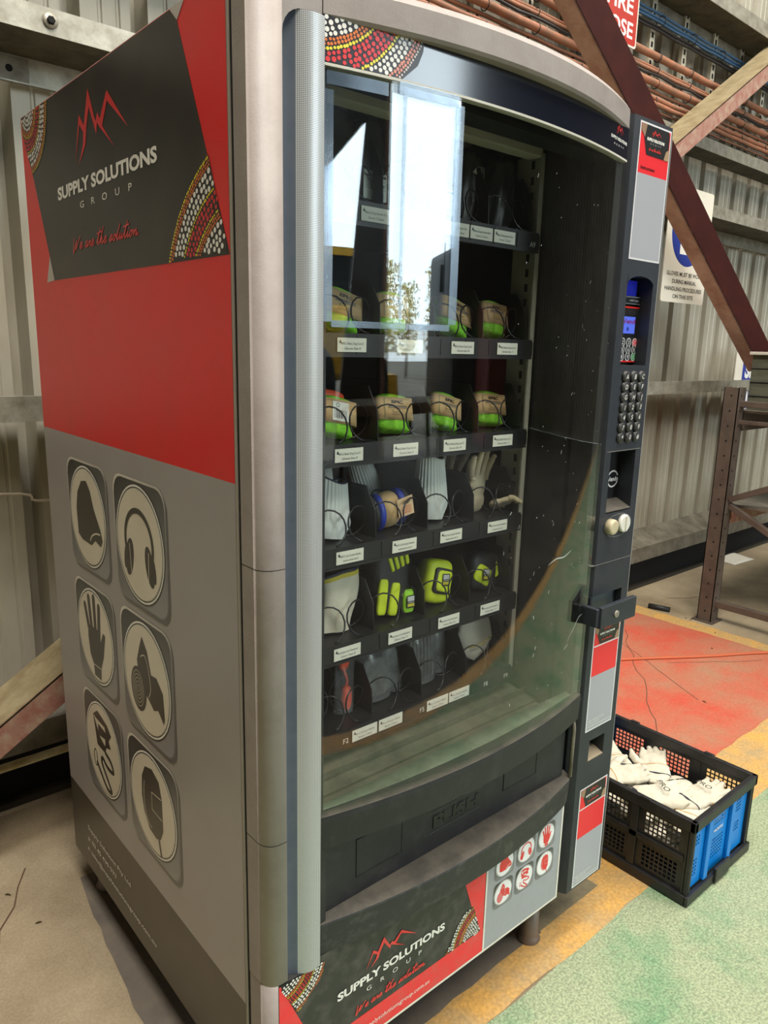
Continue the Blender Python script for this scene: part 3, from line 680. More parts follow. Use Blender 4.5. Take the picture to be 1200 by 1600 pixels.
ck = MB(); rnd = random.Random(4)
for (x, y, dx, dy, n) in ((1.9, 0.30, 0.06, 0.05, 14), (2.3, 0.35, 0.03, 0.07, 10), (2.55, 0.62, 0.05, -0.03, 8), (-0.45, 0.35, 0.03, 0.05, 12), (3.4, 1.1, 0.06, -0.03, 14)):
    P = [(x, y)]
    for k in range(n): x += dx+rnd.uniform(-0.02, 0.02); y += dy+rnd.uniform(-0.02, 0.02); P.append((x, y))
    for a, b in zip(P, P[1:]):
        d = Vector((b[0]-a[0], b[1]-a[1])).normalized(); q = Vector((-d.y, d.x))*0.0016
        ck.poly([(a[0]-q.x, a[1]-q.y, 0.0024), (b[0]-q.x, b[1]-q.y, 0.0024), (b[0]+q.x, b[1]+q.y, 0.0024), (a[0]+q.x, a[1]+q.y, 0.0024)])
tag(ck.build('trim_9', mat('crack_dark', (92, 66, 50), 0.9), fix=False), kind='structure')
# ================================================================== the vending machine
D_, H_, YF = 0.871, 1.83, -0.067
BX0, BX1 = 0.097, 0.797
def bow(x, B=0.042):
    t = (x-BX0)/(BX1-BX0); t = max(0, min(1, t)); return YF-B*4*t*(1-t)
def nrm(x, B=0.042):
    t = (x-BX0)/(BX1-BX0); d = -B*4*(1-2*t)/(BX1-BX0); n = Vector((d, -1, 0)); return n.normalized()
def onbow(u, v, h, B=0.042, back=0.0):
    n = nrm(u, B); return (u+n.x*h, bow(u, B)+back+n.y*h, v)
VM = thing('vending_machine', 'tall glass-fronted safety gear vending machine with red and black vinyl side and grey frame', 'vending machine', (0.45, 0.4, 0))

mb = MB()
mb.box(0, 0.02, 0, D_, 0.1, H_); mb.box(0.93, 0.95, 0.0, D_, 0.1, H_-0.01); mb.box(0.02, 0.93, D_-0.02, D_, 0.1, H_)
mb.box(0.02, 0.93, 0, D_-0.02, H_-0.03, H_); mb.box(0.02, 0.93, 0.0, D_-0.02, 0.1, 0.14)
mb.build('cabinet_shell', M_edge, VM, bevel=0.002)
mb = MB()
x0, x1, y0, y1, z0, z1 = 0.05, 0.775, -0.006, 0.62, 0.50, 1.80
mb.poly([(x0, y0, z0), (x0, y1, z0), (x0, y1, z1), (x0, y0, z1)]); mb.poly([(x1, y0, z0), (x1, y1, z0), (x1, y1, z1), (x1, y0, z1)])
mb.poly([(x0, y1, z0), (x1, y1, z0), (x1, y1, z1), (x0, y1, z1)]); mb.poly([(x0, y0, z1), (x1, y0, z1), (x1, y1, z1), (x0, y1, z1)])
mb.poly([(x0, y0, z0), (x1, y0, z0), (x1, y1, z0), (x0, y1, z0)])
mb.poly([(x1, y0, z0), (x1, -0.06, z0), (x1, -0.06, z1), (x1, y0, z1)])
mb.build('inner_liner', M_liner, VM)
mb = MB(); mb.box(0.10, 0.76, 0.10, 0.135, 1.757, 1.785); mb.build('top_rail', M_white, VM, bevel=0.002)
mb = MB(); mb.cur = 0; mb.box(0.755, 0.774, 0.10, 0.104, 0.66, 1.765); mb.box(0.768, 0.774, 0.10, 0.17, 0.66, 1.765)
mb.cur = 1
for k in range(36):
    z = 0.69+k*0.03; mb.box(0.7672, 0.768, 0.125, 0.133, z, z+0.016)
mb.build('side_rail', [mat('side_rail_grey', (168, 166, 156), 0.5), M_gap], VM)
mb = MB(); mb.cur = 0
mb.hexa([(0.06, 0.03, 0.60), (0.772, 0.03, 0.60), (0.772, 0.03, 0.605), (0.06, 0.03, 0.605)], [(0.06, 0.30, 0.635), (0.772, 0.30, 0.635), (0.772, 0.30, 0.64), (0.06, 0.30, 0.64)])
mb.box(0.06, 0.772, -0.03, 0.03, 0.575, 0.60); mb.box(0.06, 0.772, 0.06, 0.062, 0.61, 0.625)
mb.build('drop_chute', mat('dusty_chute', (104, 98, 84), 0.7, rgb2=(66, 62, 54), scale=10), VM)

# gap between cabinet and door
mb = MB(); mb.box(0.003, 0.95, -0.010, 0.0, 0.13, H_-0.004); 
g = MB(); g.box(0.003, 0.05, -0.010, 0.0, 0.13, H_-0.004); g.box(0.775, 0.94, -0.010, 0.0, 0.15, H_-0.02); g.box(0.05, 0.775, -0.010, 0, 1.80, H_-0.004)
g.build('door_seal', M_gap, VM)

# --- side graphic (u runs from back to front, v is height)
sd = Decal(lambda u, v, h: (-h, D_-u, v))
RD = (222, 34, 36); BK = (44, 40, 34); GR = (158, 153, 151)
UF = D_-0.004
sd.rect(0.0, 0.1, UF, 0.305, (64, 58, 48), 0); sd.rect(0, 0.302, UF, 1.186, GR, 0); sd.rect(0, 1.186, UF, H_-0.002, RD, 0)
def SU(px, py): p = onX(px, py, 0); return (D_-p.y, p.z)
hexP = [(0.173, 1.827), (0.713, 1.827), (0.735, 1.808), (0.862, 1.494), (0.152, 1.499), (0.135, 1.51), (0.049, 1.716), (0.004, 1.80), (0.004, 1.827)]
sd.poly([(0.004, 1.827), (0.713, 1.827), (0.735, 1.808), (0.867, 1.495), (0.148, 1.497), (0.06, 1.70), (0.004, 1.80)], (42, 39, 35), 1)
sd.poly([(0.713, 1.828), (0.735, 1.808), (0.76, 1.828)], (186, 178, 170), 2); sd.poly([(0.10, 1.495), (0.148, 1.497), (0.128, 1.545)], (186, 178, 170), 2)
mountains(sd, 0.432, 1.744, 0.122, 0.056, (206, 46, 48), 3)
sd.text('SUPPLY SOLUTIONS', 0.430, 1.643, 0.030, WHITE, 3, bold=0.038, width=0.452)
sd.text('GROUP', 0.440, 1.615, 0.0165, WHITE, 3, bold=0.0, space=4, width=0.236)
handwrite(sd, 'We are the solution.', 0.270, 1.546, 0.580, 0.021, 0.0028, (206, 46, 48), 4)
def clipdots(D, clip, c, r0, unit, layer=3, n=8):
    D.poly(clip, (30, 26, 24), layer-1); dots(D, clip, (c, band_in(r0, unit)), layer, n)
brclip = [(0.680, 1.497), (0.700, 1.530), (0.728, 1.569), (0.765, 1.602), (0.815, 1.625), (0.862, 1.499)]
clipdots(sd, brclip, (0.902, 1.403), 0.239, 0.0048)
tlclip = [(0.004, 1.80), (0.004, 1.827), (0.168, 1.827), (0.165, 1.77), (0.14, 1.735), (0.10, 1.715), (0.062, 1.70)]
clipdots(sd, [(0.006, 1.80), (0.006, 1.827), (0.172, 1.827), (0.165, 1.785), (0.145, 1.75), (0.105, 1.722), (0.058, 1.712)], (0.0467, 1.8386), 0.126, 0.0044)
cream = (216, 208, 190)
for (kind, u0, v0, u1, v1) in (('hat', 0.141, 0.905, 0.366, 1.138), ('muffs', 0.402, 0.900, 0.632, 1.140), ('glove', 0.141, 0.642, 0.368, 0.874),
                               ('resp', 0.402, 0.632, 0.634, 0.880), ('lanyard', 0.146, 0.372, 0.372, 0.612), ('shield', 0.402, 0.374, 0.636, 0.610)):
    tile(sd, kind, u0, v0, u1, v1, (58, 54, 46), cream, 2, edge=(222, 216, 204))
sd.text('Supply Solutions Pty Ltd', 0.112, 0.212, 0.017, WHITE, 3, width=0.262, align='l', bold=0.004)
sd.text('p: 02 45 430 033', 0.108, 0.180, 0.017, WHITE, 3, width=0.18, align='l', bold=0.004)
sd.text('e: sales@supplysolutionsgroup.com.au', 0.100, 0.148, 0.017, WHITE, 3, width=0.40, align='l', bold=0.004)
sd.build('side_graphic', VM, inkmat('side_vinyl', 0.32, dust=((120, 108, 90), 9, 0.12)))

# --- door frame: grey pillar, top bow, corner
pr = [(0.0, -0.010), (0.0, -0.042)]
for k in range(7): a = math.radians(180+k*15); pr.append((0.025+0.025*math.cos(a), -0.042+0.025*math.sin(a)))
pr += [(0.0365, YF), (0.0365, -0.045), (0.0365, -0.010)]
mb = MB()
n0 = len(pr)
def prism(mb, P, z0, z1):
    b = len(mb.v); n = len(P); mb.v += [(x, y, z0) for x, y in P]+[(x, y, z1) for x, y in P]
    mb.face([b+i for i in reversed(range(n))]); mb.face([b+n+i for i in range(n)])
    for i in range(n): j = (i+1) % n; mb.face([b+i, b+j, b+n+j, b+n+i], True if 1 <= i <= 8 else False)
prism(mb, pr, 0.380, H_)
pl = [(max(0.001, min(x, 0.0195)), y if y > -0.066 else YF+0.001) for x, y in pr[:-3]]+[(0.0195, YF+0.001), (0.0195, -0.01)]
prism(mb, pl, 0.135, 0.380)
mb.box(0.0365, BX0, -0.066, -0.010, 1.782, H_)
mb.poly([(0.0365, YF, 1.782)]+[(0.0365+0.032-0.032*math.cos(math.radians(a)), YF, 1.750+0.032*math.sin(math.radians(a))) for a in range(90, -1, -15)])
mb.poly([(0.0365, YF, 1.782), (BX0, YF, 1.782), (BX0, YF, H_), (0.0365, YF, H_)])
mb.build('door_pillar', M_grey, VM, fix=True)
mb = MB(); N_ = 40
BF = 0.062
def ring_pts(x):
    yb_ = bow(x, BF)
    return [(x, -0.010, 1.782), (x, yb_+0.004, 1.782), (x, yb_, 1.786), (x, yb_+0.001, 1.818), (x, yb_+0.010, H_-0.001), (x, -0.010, H_-0.001)]
for i in range(N_+1): mb.v += ring_pts(BX0+0.0006+(BX1-BX0-0.0006)*i/N_)
for i in range(N_):
    for j in range(6): a = i*6+j; b = i*6+(j+1) % 6; mb.face([a, b, b+6, a+6], False)
mb.face(list(range(6))); mb.face([N_*6+j for j in reversed(range(6))])
o = mb.build('door_top_bow', M_grey, VM)
# seams
for z in (onX(384, 884, 0).z, onX(391, 1306, 0).z):
    mb = MB(); prism(mb, [(x-0.0002, max(y, YF)-0.0002) for x, y in pr], z-0.0005, z+0.0005); mb.build('door_seam', M_gap, VM)
mb = MB(); mb.box(0.0962, 0.0972, -0.0676, -0.02, 1.782, H_+0.0003); mb.build('door_seam', M_gap, VM)
pass

# mesh column
def colm():
    m = bpy.data.materials.new('perforated_film'); m.use_nodes = True; nt = m.node_tree; N = nt.nodes; L = nt.links
    b = N['Principled BSDF']; b.inputs['Roughness'].default_value = 0.38; b.inputs['Metallic'].default_value = 0.35
    tc = N.new('ShaderNodeTexCoord'); sp = N.new('ShaderNodeSeparateXYZ'); L.new(tc.outputs['Object'], sp.inputs[0])
    def M(op, a, b_=None):
        q = N.new('ShaderNodeMath'); q.operation = op
        for i, s_ in enumerate((a, b_)):
            if s_ is None: continue
            if isinstance(s_, (int, float)): q.inputs[i].default_value = s_
            else: L.new(s_, q.inputs[i])
        return q.outputs[0]
    k = 2*math.pi/0.0042
    s1 = M('SINE', M('MULTIPLY', M('ADD', sp.outputs[0], sp.outputs[2]), k)); s2 = M('SINE', M('MULTIPLY', M('SUBTRACT', sp.outputs[0], sp.outputs[2]), k))
    f = M('GREATER_THAN', M('MULTIPLY', s1, s2), 0.12)
    mx = N.new('ShaderNodeMix'); mx.data_type = 'RGBA'; L.new(f, mx.inputs[0])
    mx.inputs[6].default_value = (*lin((206, 208, 206)), 1); mx.inputs[7].default_value = (*lin((104, 110, 116)), 1)
    L.new(mx.outputs[2], b.inputs['Base Color']); return m
M_film = colm()
M_strip = mat('blue_grey_strip', (84, 94, 106), 0.45, rgb2=(92, 100, 112), scale=30)
cp = [(0.0365, -0.052), (0.044, -0.0535), (0.052, -0.058), (0.058, -0.063), (0.064, -0.0675), (0.071, -0.0715), (0.079, -0.0735), (0.088, -0.0735), (0.0968, -0.072)]
mb = MB(); zt = 1.782
def ztop(x):
    d = 0.032-(x-0.0365); return 1.750+math.sqrt(max(0, 0.032**2-d*d)) if d > 0 else 1.782
NZ = 30
for i, (x, y) in enumerate(cp):
    for k in range(NZ+1): mb.v.append((x, y, 0.377+(1.781-0.377)*k/NZ))
for i in range(len(cp)-1):
    mb.cur = 0 if i < 3 else 1
    for k in range(NZ): a = i*(NZ+1)+k; mb.face([a, a+NZ+1, a+NZ+2, a+1], True)
mb.cur = 0; mb.poly([(0.0968, -0.072, 0.377), (0.0968, -0.04, 0.377), (0.0968, -0.04, 1.781), (0.0968, -0.072, 1.781)])
mb.build('mesh_column', [M_strip, M_film], VM, fix=True)

# header panel with dots and logo
M_header = mat('gloss_header', (24, 27, 40), 0.17, spec=0.9)
mb = MB(); mb.cur = 0; mb.grid(lambda u, v: (BX0+(BX1-BX0)*u, bow(BX0+(BX1-BX0)*u), 1.731+0.054*v), 40, 1)
mb.cur = 1; mb.grid(lambda u, v: (BX0+(BX1-BX0)*u, bow(BX0+(BX1-BX0)*u)-0.0012, 1.7275+0.0035*v), 40, 1)
mb.grid(lambda u, v: (BX0+(BX1-BX0)*u, bow(BX0+(BX1-BX0)*u)+0.012*v, 1.7275), 40, 1)
mb.build('header_panel', [M_header, M_white], VM, fix=True)
hd = Decal(lambda u, v, h: onbow(u, v, h))
hclip = [(0.0975, 1.732), (0.0975, 1.784), (0.246, 1.784), (0.244, 1.770), (0.236, 1.752), (0.214, 1.732)]
hd.mb.c = hd.mb.c
for i in range(12):
    a = 0.0975+0.0096*i; hd.poly([(a, 1.732), (a+0.0096, 1.732), (a+0.0096, 1.784), (a, 1.784)], (34, 30, 34), 0)
hd.poly([(0.2127, 1.732), (0.236, 1.752), (0.244, 1.770), (0.246, 1.784), (0.2127, 1.784)], (34, 30, 34), 0)
W_ = WHITE; Y_ = (240, 225, 60); R_d = (222, 50, 55); P_ = (222, 140, 118)
dots(hd, hclip, ((0.0855, 1.855), [(0.0745, 0.0028, W_, 0.0078), (0.0805, 0.0030, W_, 0.008), (0.087, 0.0031, W_, 0.008), (0.0935, 0.0027, W_, 0.0074), (0.0990, 0.0021, ORG, 0.0050), (0.1038, 0.0021, ORG, 0.0050), (0.1088, 0.0021, Y_, 0.0048),
     (0.1145, 0.0027, R_d, 0.0073), (0.121, 0.0031, R_d, 0.0078), (0.1275, 0.0028, R_d, 0.0075), (0.1335, 0.0026, R_d, 0.007), (0.1388, 0.0021, Y_, 0.0048), (0.1445, 0.0027, W_, 0.0072), (0.151, 0.0031, W_, 0.0077), (0.1575, 0.0029, W_, 0.0076), (0.1632, 0.0022, P_, 0.0050), (0.1682, 0.0020, P_, 0.0048), (0.1726, 0.0016, (214, 200, 190), 0.0045)]), 2, n=12)
mountains(hd, 0.753, 1.773, 0.017, 0.0095, (226, 60, 60), 1)
hd.text('SUPPLY SOLUTIONS', 0.752, 1.7545, 0.0068, WHITE, 1, bold=0.045, width=0.076); hd.text('GROUP', 0.752, 1.7455, 0.0042, WHITE, 1, bold=0.01, space=3, width=0.045)
hd.build('header_graphic', VM)

# glass
M_glass = glassmat('window_glass', 1.5, (0.97, 0.985, 0.97), 0.004, (150, 158, 150), 2.2, streak=(1, 1, 2.2))
mb = MB(); G0, G1 = 0.640, 1.7275
mb.grid(lambda u, v: (BX0+(BX1-BX0)*u, bow(BX0+(BX1-BX0)*u), G0+(G1-G0)*v), 48, 1)
mb.grid(lambda u, v: (BX0+(BX1-BX0)*u, bow(BX0+(BX1-BX0)*u)+0.005, G0+(G1-G0)*(1-v)), 48, 1)
mb.build('glass_window', M_glass, VM, fix=False)
mb = MB()
mb.box(0.776, 0.797, -0.060, -0.012, 0.64, 1.73); mb.box(0.098, 0.11, -0.060, -0.055, 0.64, 1.73); mb.box(0.097, 0.797, -0.062, -0.012, 1.729, 1.781)
mb.box(0.765, 0.776, -0.062, -0.056, 0.905, 0.945)
mb.build('window_frame', M_black, VM)
gs = Decal(lambda u, v, h: onbow(u, v, h), 0.0001, 0.0002); rnd = random.Random(5)
for k in range(90):
    u = 0.45+0.34*rnd.random(); v = rnd.uniform(0.68, 1.68); a = rnd.uniform(0.6, 1.9); l = rnd.choice((0.001, 0.002, 0.002, 0.003, 0.007))
    gs.line([(u, v), (u+l*math.cos(a)*0.5, v+l*0.5*math.sin(a)+0.0003), (u+l*math.cos(a), v+l*math.sin(a))], rnd.uniform(0.0007, 0.0014), (176, 180, 176), 0)
for P, w_ in (([(0.60, 0.985), (0.63, 0.992), (0.66, 0.990), (0.69, 0.998)], 0.003), ([(0.70, 0.80), (0.73, 0.822), (0.75, 0.84), (0.77, 0.842)], 0.0018), ([(0.69, 0.787), (0.71, 0.795)], 0.0014)): gs.line(spline(P, 4), w_, (160, 166, 162), 0, taper=True)
gs.build('glass_scratches', VM)
# ledge inside the glass foot, molding, flap
mb = MB(); mb.grid(lambda u, v: (BX0+0.002+(BX1-BX0-0.004)*u, bow(BX0+(BX1-BX0)*u)*(1-v)+(-0.045)*v+0.006*(1-v), 0.648+0.004*v), 40, 2)
mb.build('window_sill', mat('green_dusty_sill', (112, 122, 104), 0.7, rgb2=(86, 94, 78), scale=20), VM, solid=0.003)
mb = MB()
for i in range(41):
    x = BX0+(BX1-BX0)*i/40; y = bow(x)-0.002
    mb.v += [(x, y+0.012, 0.651), (x, y, 0.649), (x, y-0.001, 0.640), (x, y+0.002, 0.590), (x, -0.050, 0.585), (x, -0.050, 0.651)]
for i in range(40):
    for j in range(6):
        a = i*6+j; b = i*6+(j+1) % 6; mb.cur = 1 if j in (0,) else 0; mb.face([a, b, b+6, a+6], False)
mb.cur = 0; mb.face(range(6)); mb.face([240+j for j in reversed(range(6))])
mb.build('window_foot_rail', [M_blue_black if False else M_black, M_dust], VM)
mb = MB(); mb.box(0.112, 0.772, -0.056, -0.050, 0.455, 0.592); fp = mb.build('delivery_flap', M_black, VM, bevel=0.002)
for (a, b, c, d) in ((0.183, 0.288, 0.491, 0.564), (0.566, 0.672, 0.500, 0.575)):
    t_ = 0.0008; mb = MB(); mb.box(a, b, -0.0566, -0.0555, c, d)
    for q in ((a, b, c, c+t_), (a, b, d-t_, d), (a, a+t_, c, d), (b-t_, b, c, d)): mb.box(q[0], q[1], -0.0574, -0.0555, q[2], q[3])
    mb.build('embossed_panel', M_black, fp)
pd = Decal(lambda u, v, h: (u, -0.0562-h, v)); pd.text('PUSH', 0.428, 0.503, 0.036, (70, 72, 74), 3, bold=0.03, width=0.125); pd.text('PUSH', 0.4288, 0.5022, 0.036, (16, 16, 18), 5, bold=0.012, width=0.125)
for q in ((0.356, 0.500, 0.495, 0.4965), (0.356, 0.500, 0.5375, 0.5385)): pd.rect(*[q[0], q[2], q[1], q[3]], (70, 72, 74), 1)
pd.build('push_lettering', fp)
mb = MB(); mb.box(0.098, 0.112, YF+0.001, -0.03, 0.45, 0.60); mb.box(0.10, 0.78, -0.03, -0.02, 0.42, 0.62); mb.build('flap_surround', M_black, VM)
mb = MB(); mb.tube([(0.787, -0.060, 0.60), (0.7875, -0.066, 0.57), (0.787, -0.066, 0.452)], 0.0045, 6); mb.build('flap_stay', M_zincb, VM)
# ledge below the flap: dusty top, speckled face
mb = MB()
for i in range(41):
    x = 0.0975+(0.79-0.0975)*i/40; y = bow(x, 0.042)
    if i == 40: y += 0.004
    mb.v += [(x, -0.045, 0.458), (x, y, 0.449), (x, y-0.001, 0.446), (x, y+0.003, 0.389), (x, -0.060, 0.386), (x, -0.045, 0.386)]
for i in range(40):
    for j in range(6): a = i*6+j; b = i*6+(j+1) % 6; mb.cur = 1 if j == 0 else 0; mb.face([a, b, b+6, a+6], False)
mb.cur = 0; mb.face(range(6)); mb.face([240+j for j in reversed(range(6))])
M_speck = mat('speckled_black', (42, 43, 43), 0.55, rgb2=(84, 84, 80), scale=45, lo=0.5, hi=0.85, detail=10)
mb.build('flap_ledge', [M_speck, M_dust], VM)

# kick panel and its print
mb = MB(); mb.box(0.0197, 0.772, YF+0.0005, -0.03, 0.148, 0.3765); mb.box(0.0975, 0.772, YF+0.0005, -0.03, 0.3765, 0.389); mb.build('kick_panel', M_speck, VM)
def K(px, py): p = onY(px, py, YF); return (p.x, p.z)
kd = Decal(lambda u, v, h: (u, YF-h, v))
kd.rect(0.0197, 0.150, 0.772, 0.3765, (44, 44, 43), 0); kd.rect(0.0975, 0.3765, 0.772, 0.388, (44, 44, 43), 0)
q = K(473, 1600); sl_ = (q[0]-0.0225)/(q[1]-0.378)
kd.poly([(0.0197, 0.3765), (0.0225, 0.3765), (0.0225+sl_*(0.207-0.378), 0.207), (0.0197, 0.207)], (232, 52, 56), 1)
a = K(551, 1600); b = K(693, 1497); c = K(751, 1462)
kd.poly([(0.0197, 0.150), (0.520, 0.150), (0.520, 0.207), (0.40, 0.207), (0.0197, 0.207)], (232, 52, 56), 1)
kd.poly([(0.4535, 0.345), (0.515, 0.388), (0.515, 0.2), (0.505, 0.2)], (232, 52, 56), 2)
kd.poly([(0.444, 0.388), (0.515, 0.388), (0.515, 0.345), (0.456, 0.345)], (232, 52, 56), 2)
kd.poly([(0.520, 0.150), (0.772, 0.150), (0.772, 0.388), (0.520, 0.388)], (158, 161, 166), 1)
kd.rect(0.0197, 0.148, 0.772, 0.1535, (226, 222, 210), 3); kd.rect(0.5165, 0.152, 0.5215, 0.388, (226, 222, 210), 3); kd.rect(0.7665, 0.152, 0.772, 0.388, (226, 222, 210), 3)
mountains(kd, 0.262, 0.322, 0.062, 0.024, (226, 56, 54), 4)
kd.text('SUPPLY SOLUTIONS', 0.268, 0.2735, 0.022, WHITE, 4, bold=0.038, width=0.262); kd.text('GROUP', 0.270, 0.2535, 0.013, WHITE, 4, space=4, width=0.135)
handwrite(kd, 'We are the solution.', 0.178, 0.222, 0.350, 0.0145, 0.0020, (226, 56, 54), 4)
kd.text('www.supplysolutionsgroup.com.au', 0.262, 0.172, 0.0135, WHITE, 4, width=0.20)
clipdots(kd, [(0.023, 0.371), (0.040, 0.376), (0.108, 0.376), (0.105, 0.352), (0.088, 0.334), (0.055, 0.305)], (0.025, 0.395), 0.092, 0.0027, 4)
clipdots(kd, [(0.404, 0.208), (0.425, 0.235), (0.436, 0.258), (0.458, 0.276), (0.482, 0.280), (0.506, 0.208)], (0.515, 0.195), 0.114, 0.0027, 4)
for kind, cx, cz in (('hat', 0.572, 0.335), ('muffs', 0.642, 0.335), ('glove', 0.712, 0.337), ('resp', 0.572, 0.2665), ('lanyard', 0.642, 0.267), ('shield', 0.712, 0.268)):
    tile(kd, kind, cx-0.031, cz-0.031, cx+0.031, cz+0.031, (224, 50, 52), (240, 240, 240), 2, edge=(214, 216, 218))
kd.build('kick_graphic', VM, M_inkd)

# feet
for (x, y) in ((0.762, -0.005), (0.05, 0.0), (0.76, 0.80), (0.05, 0.80)):
    mb = MB(); mb.lathe([(0.027, 0.0), (0.029, 0.004), (0.024, 0.012), (0.0225, 0.02), (0.0225, 0.148)], (x, y, 0), 24); mb.build('foot', mat('foot_steel', (120, 110, 104), 0.45, 0.5), VM)

# --- payment panel
PX0, PX1, PZ0, PZ1 = 0.7985, 0.950, 0.134, 1.815
holes = [(0.838, 0.933, 1.355, 1.530), (0.834, 0.928, 1.050, 1.178), (0.852, 0.912, 0.464, 0.516), (0.806, 0.925, 0.806, 0.868)]
mb = MB()
zs = sorted(set([PZ0, PZ1]+[h[2] for h in holes]+[h[3] for h in holes])); YB = -0.012
for z0, z1 in zip(zs, zs[1:]):
    hh = [h for h in holes if h[2] <= z0+1e-6 and h[3] >= z1-1e-6]
    xs = [(PX0, PX1)] if not hh else [(PX0, hh[0][0]), (hh[0][1], PX1)]
    for (xa, xb) in xs:
        P = [(xa, -0.03), (xb, -0.03), (xb, YF), (xa, YF)]
        if xa == PX0: P = [(xa, -0.03), (xb, -0.03), (xb, YF), (xa+0.014, YF), (xa, YF+0.022)]
        mb.hexa([(x, y, z0) for x, y in P], [(x, y, z1) for x, y in P])
mb.box(PX0, PX1, -0.03, -0.0, PZ0, PZ1)
pay = mb.build('payment_panel', M_blue_black, VM)
mb = MB(); mb.box(PX1-0.0006, PX1+0.0012, YF-0.0005, -0.005, PZ0, 1.80); mb.build('edge_trim', mat('pale_edge', (150, 150, 148), 0.4), pay)
mb = MB(); z = 0.9385; mb.box(PX0-0.0003, PX1+0.0015, YF-0.0006, -0.01, z-0.0006, z+0.0006); M_sd = mat('seam_dust', (112, 110, 104), 0.6); mb.build('panel_seam', M_sd, pay); mb = MB(); mb.box(PX0+0.02, PX1-0.004, YF-0.0006, YF+0.001, 1.179, 1.1805); mb.build('panel_seam', mat('seam_dust', (112, 110, 104), 0.6), pay)
# dark back walls of recesses
for (a, b, c, d) in holes[:2]+holes[3:]: mb = MB(); mb.box(a-0.001, b+0.001, -0.0312, -0.030, c-0.001, d+0.001); mb.build('recess_lining', M_liner, pay)
mb = MB(); mb.poly([(0.838, YF-0.0003, 1.531)]+[(0.8855+0.0475*math.cos(math.radians(a)), YF-0.0003, 1.513+0.017*math.sin(math.radians(a))) for a in range(180, -1, -15)]+[(0.933, YF-0.0003, 1.531)]); mb.build('recess_arch', M_blue_black, pay, solid=0.001)
mb = MB(); mb.hexa([(0.834, YF, 1.048), (0.928, YF, 1.048), (0.928, -0.03, 1.05), (0.834, -0.03, 1.05)], [(0.834, YF, 1.052), (0.928, YF, 1.052), (0.928, -0.03, 1.068), (0.834, -0.03, 1.068)]); mb.build('bill_sill', M_dust, pay)
mb = MB(); mb.hexa([(0.852, YF, 0.464), (0.912, YF, 0.464), (0.912, -0.03, 0.464), (0.852, -0.03, 0.464)], [(0.852, YF, 0.466), (0.912, YF, 0.466), (0.912, -0.03, 0.480), (0.852, -0.03, 0.480)]); mb.build('coin_return_sill', mat('coin_sill', (150, 136, 112), 0.7), pay)
mb = MB(); mb.box(0.852, 0.905, -0.034, -0.0305, 0.48, 0.512); mb.build('coin_return_flap', mat('grey_flap', (150, 152, 154), 0.5), pay)
# card reader: body, red frame, screen, keys
RY = -0.040
c1 = onY(1004, 481, RY); c2 = onY(998, 566, RY); rx1 = c1.x; rz1 = c1.z; rz0 = onY(998, 566, RY).z; rx0 = rx1-0.104
t_ = 0.003
cr = MB(); cr.box(rx0, rx1, RY, -0.031, rz0, rz1); rd = cr.build('card_reader', M_gap, pay, bevel=0.001)
cd = Decal(lambda u, v, h: (u, RY-h, v)); t_ = 0.003
for q in ((rx0, rz0, rx1, rz0+t_), (rx0, rz1-t_, rx1, rz1), (rx0, rz0, rx0+t_, rz1), (rx1-t_, rz0, rx1, rz1)): cd.rect(*q, (222, 40, 34), 1)
rw = rx1-rx0; rh = rz1-rz0
cd.rect(rx0+rw*0.12, rz0+rh*0.47, rx1-rw*0.17, rz0+rh*0.86, (20, 22, 28), 1)
for i in range(4):
    for j in range(3):
        cx = rx0+rw*(0.16+0.215*i); cz = rz0+rh*(0.36-0.13*j); col = {(3, 0): (230, 80, 90), (3, 2): (50, 160, 90)}.get((i, j), (40, 40, 44))
        cd.disc(cx, cz, rw*0.088, (206, 208, 206), 2, n=20); cd.disc(cx, cz, rw*0.068, col, 3, n=20)
        cd.text('123C456B789E'[j*4+i] if True else '', cx, cz-rw*0.04, rw*0.11, (225, 225, 225), 4, bold=0.01)
cd.rect(rx0, rz1+0.004, rx1-0.012, rz1+0.018, (30, 32, 36), 0); cd.rect(rx0, rz1+0.018, rx1-0.012, rz1+0.0205, (120, 124, 126), 1); cd.rect(rx0, rz1+0.005, rx1-0.014, rz1+0.0065, (120, 124, 126), 1)
cd.text('INSERT CARD', rx1-0.035, rz1+0.0105, 0.0048, (220, 220, 220), 2, width=0.034)
cd.build('reader_print', rd) if False else cd.build('reader_print', pay)
mb = MB(); mb.box(rx0+rw*0.16, rx1-rw*0.24, RY-0.0012, RY, rz0+rh*0.52, rz0+rh*0.82); mb.build('reader_screen', mat('lcd_screen', (70, 88, 190), 0.2, emit=((92, 112, 220), 0.55)), pay)
sd2 = Decal(lambda u, v, h: (u, RY-0.0013-h, v)); sd2.text('Vend', rx0+rw*0.52, rz0+rh*0.70, rh*0.11, (130, 50, 130), 0, width=rw*0.46, bold=0.03); sd2.disc(rx0+rw*0.5, rz0+rh*0.6, rh*0.035, (40, 60, 150), 0); sd2.build('screen_print', pay)
mb = MB(); mb.box(rx0, rx1-0.022, -0.036, -0.031, rz1+0.022, rz1+0.052); mb.build('reader_light', mat('blue_lens', (26, 34, 130), 0.3, emit=((20, 26, 130), 0.6)), pay)
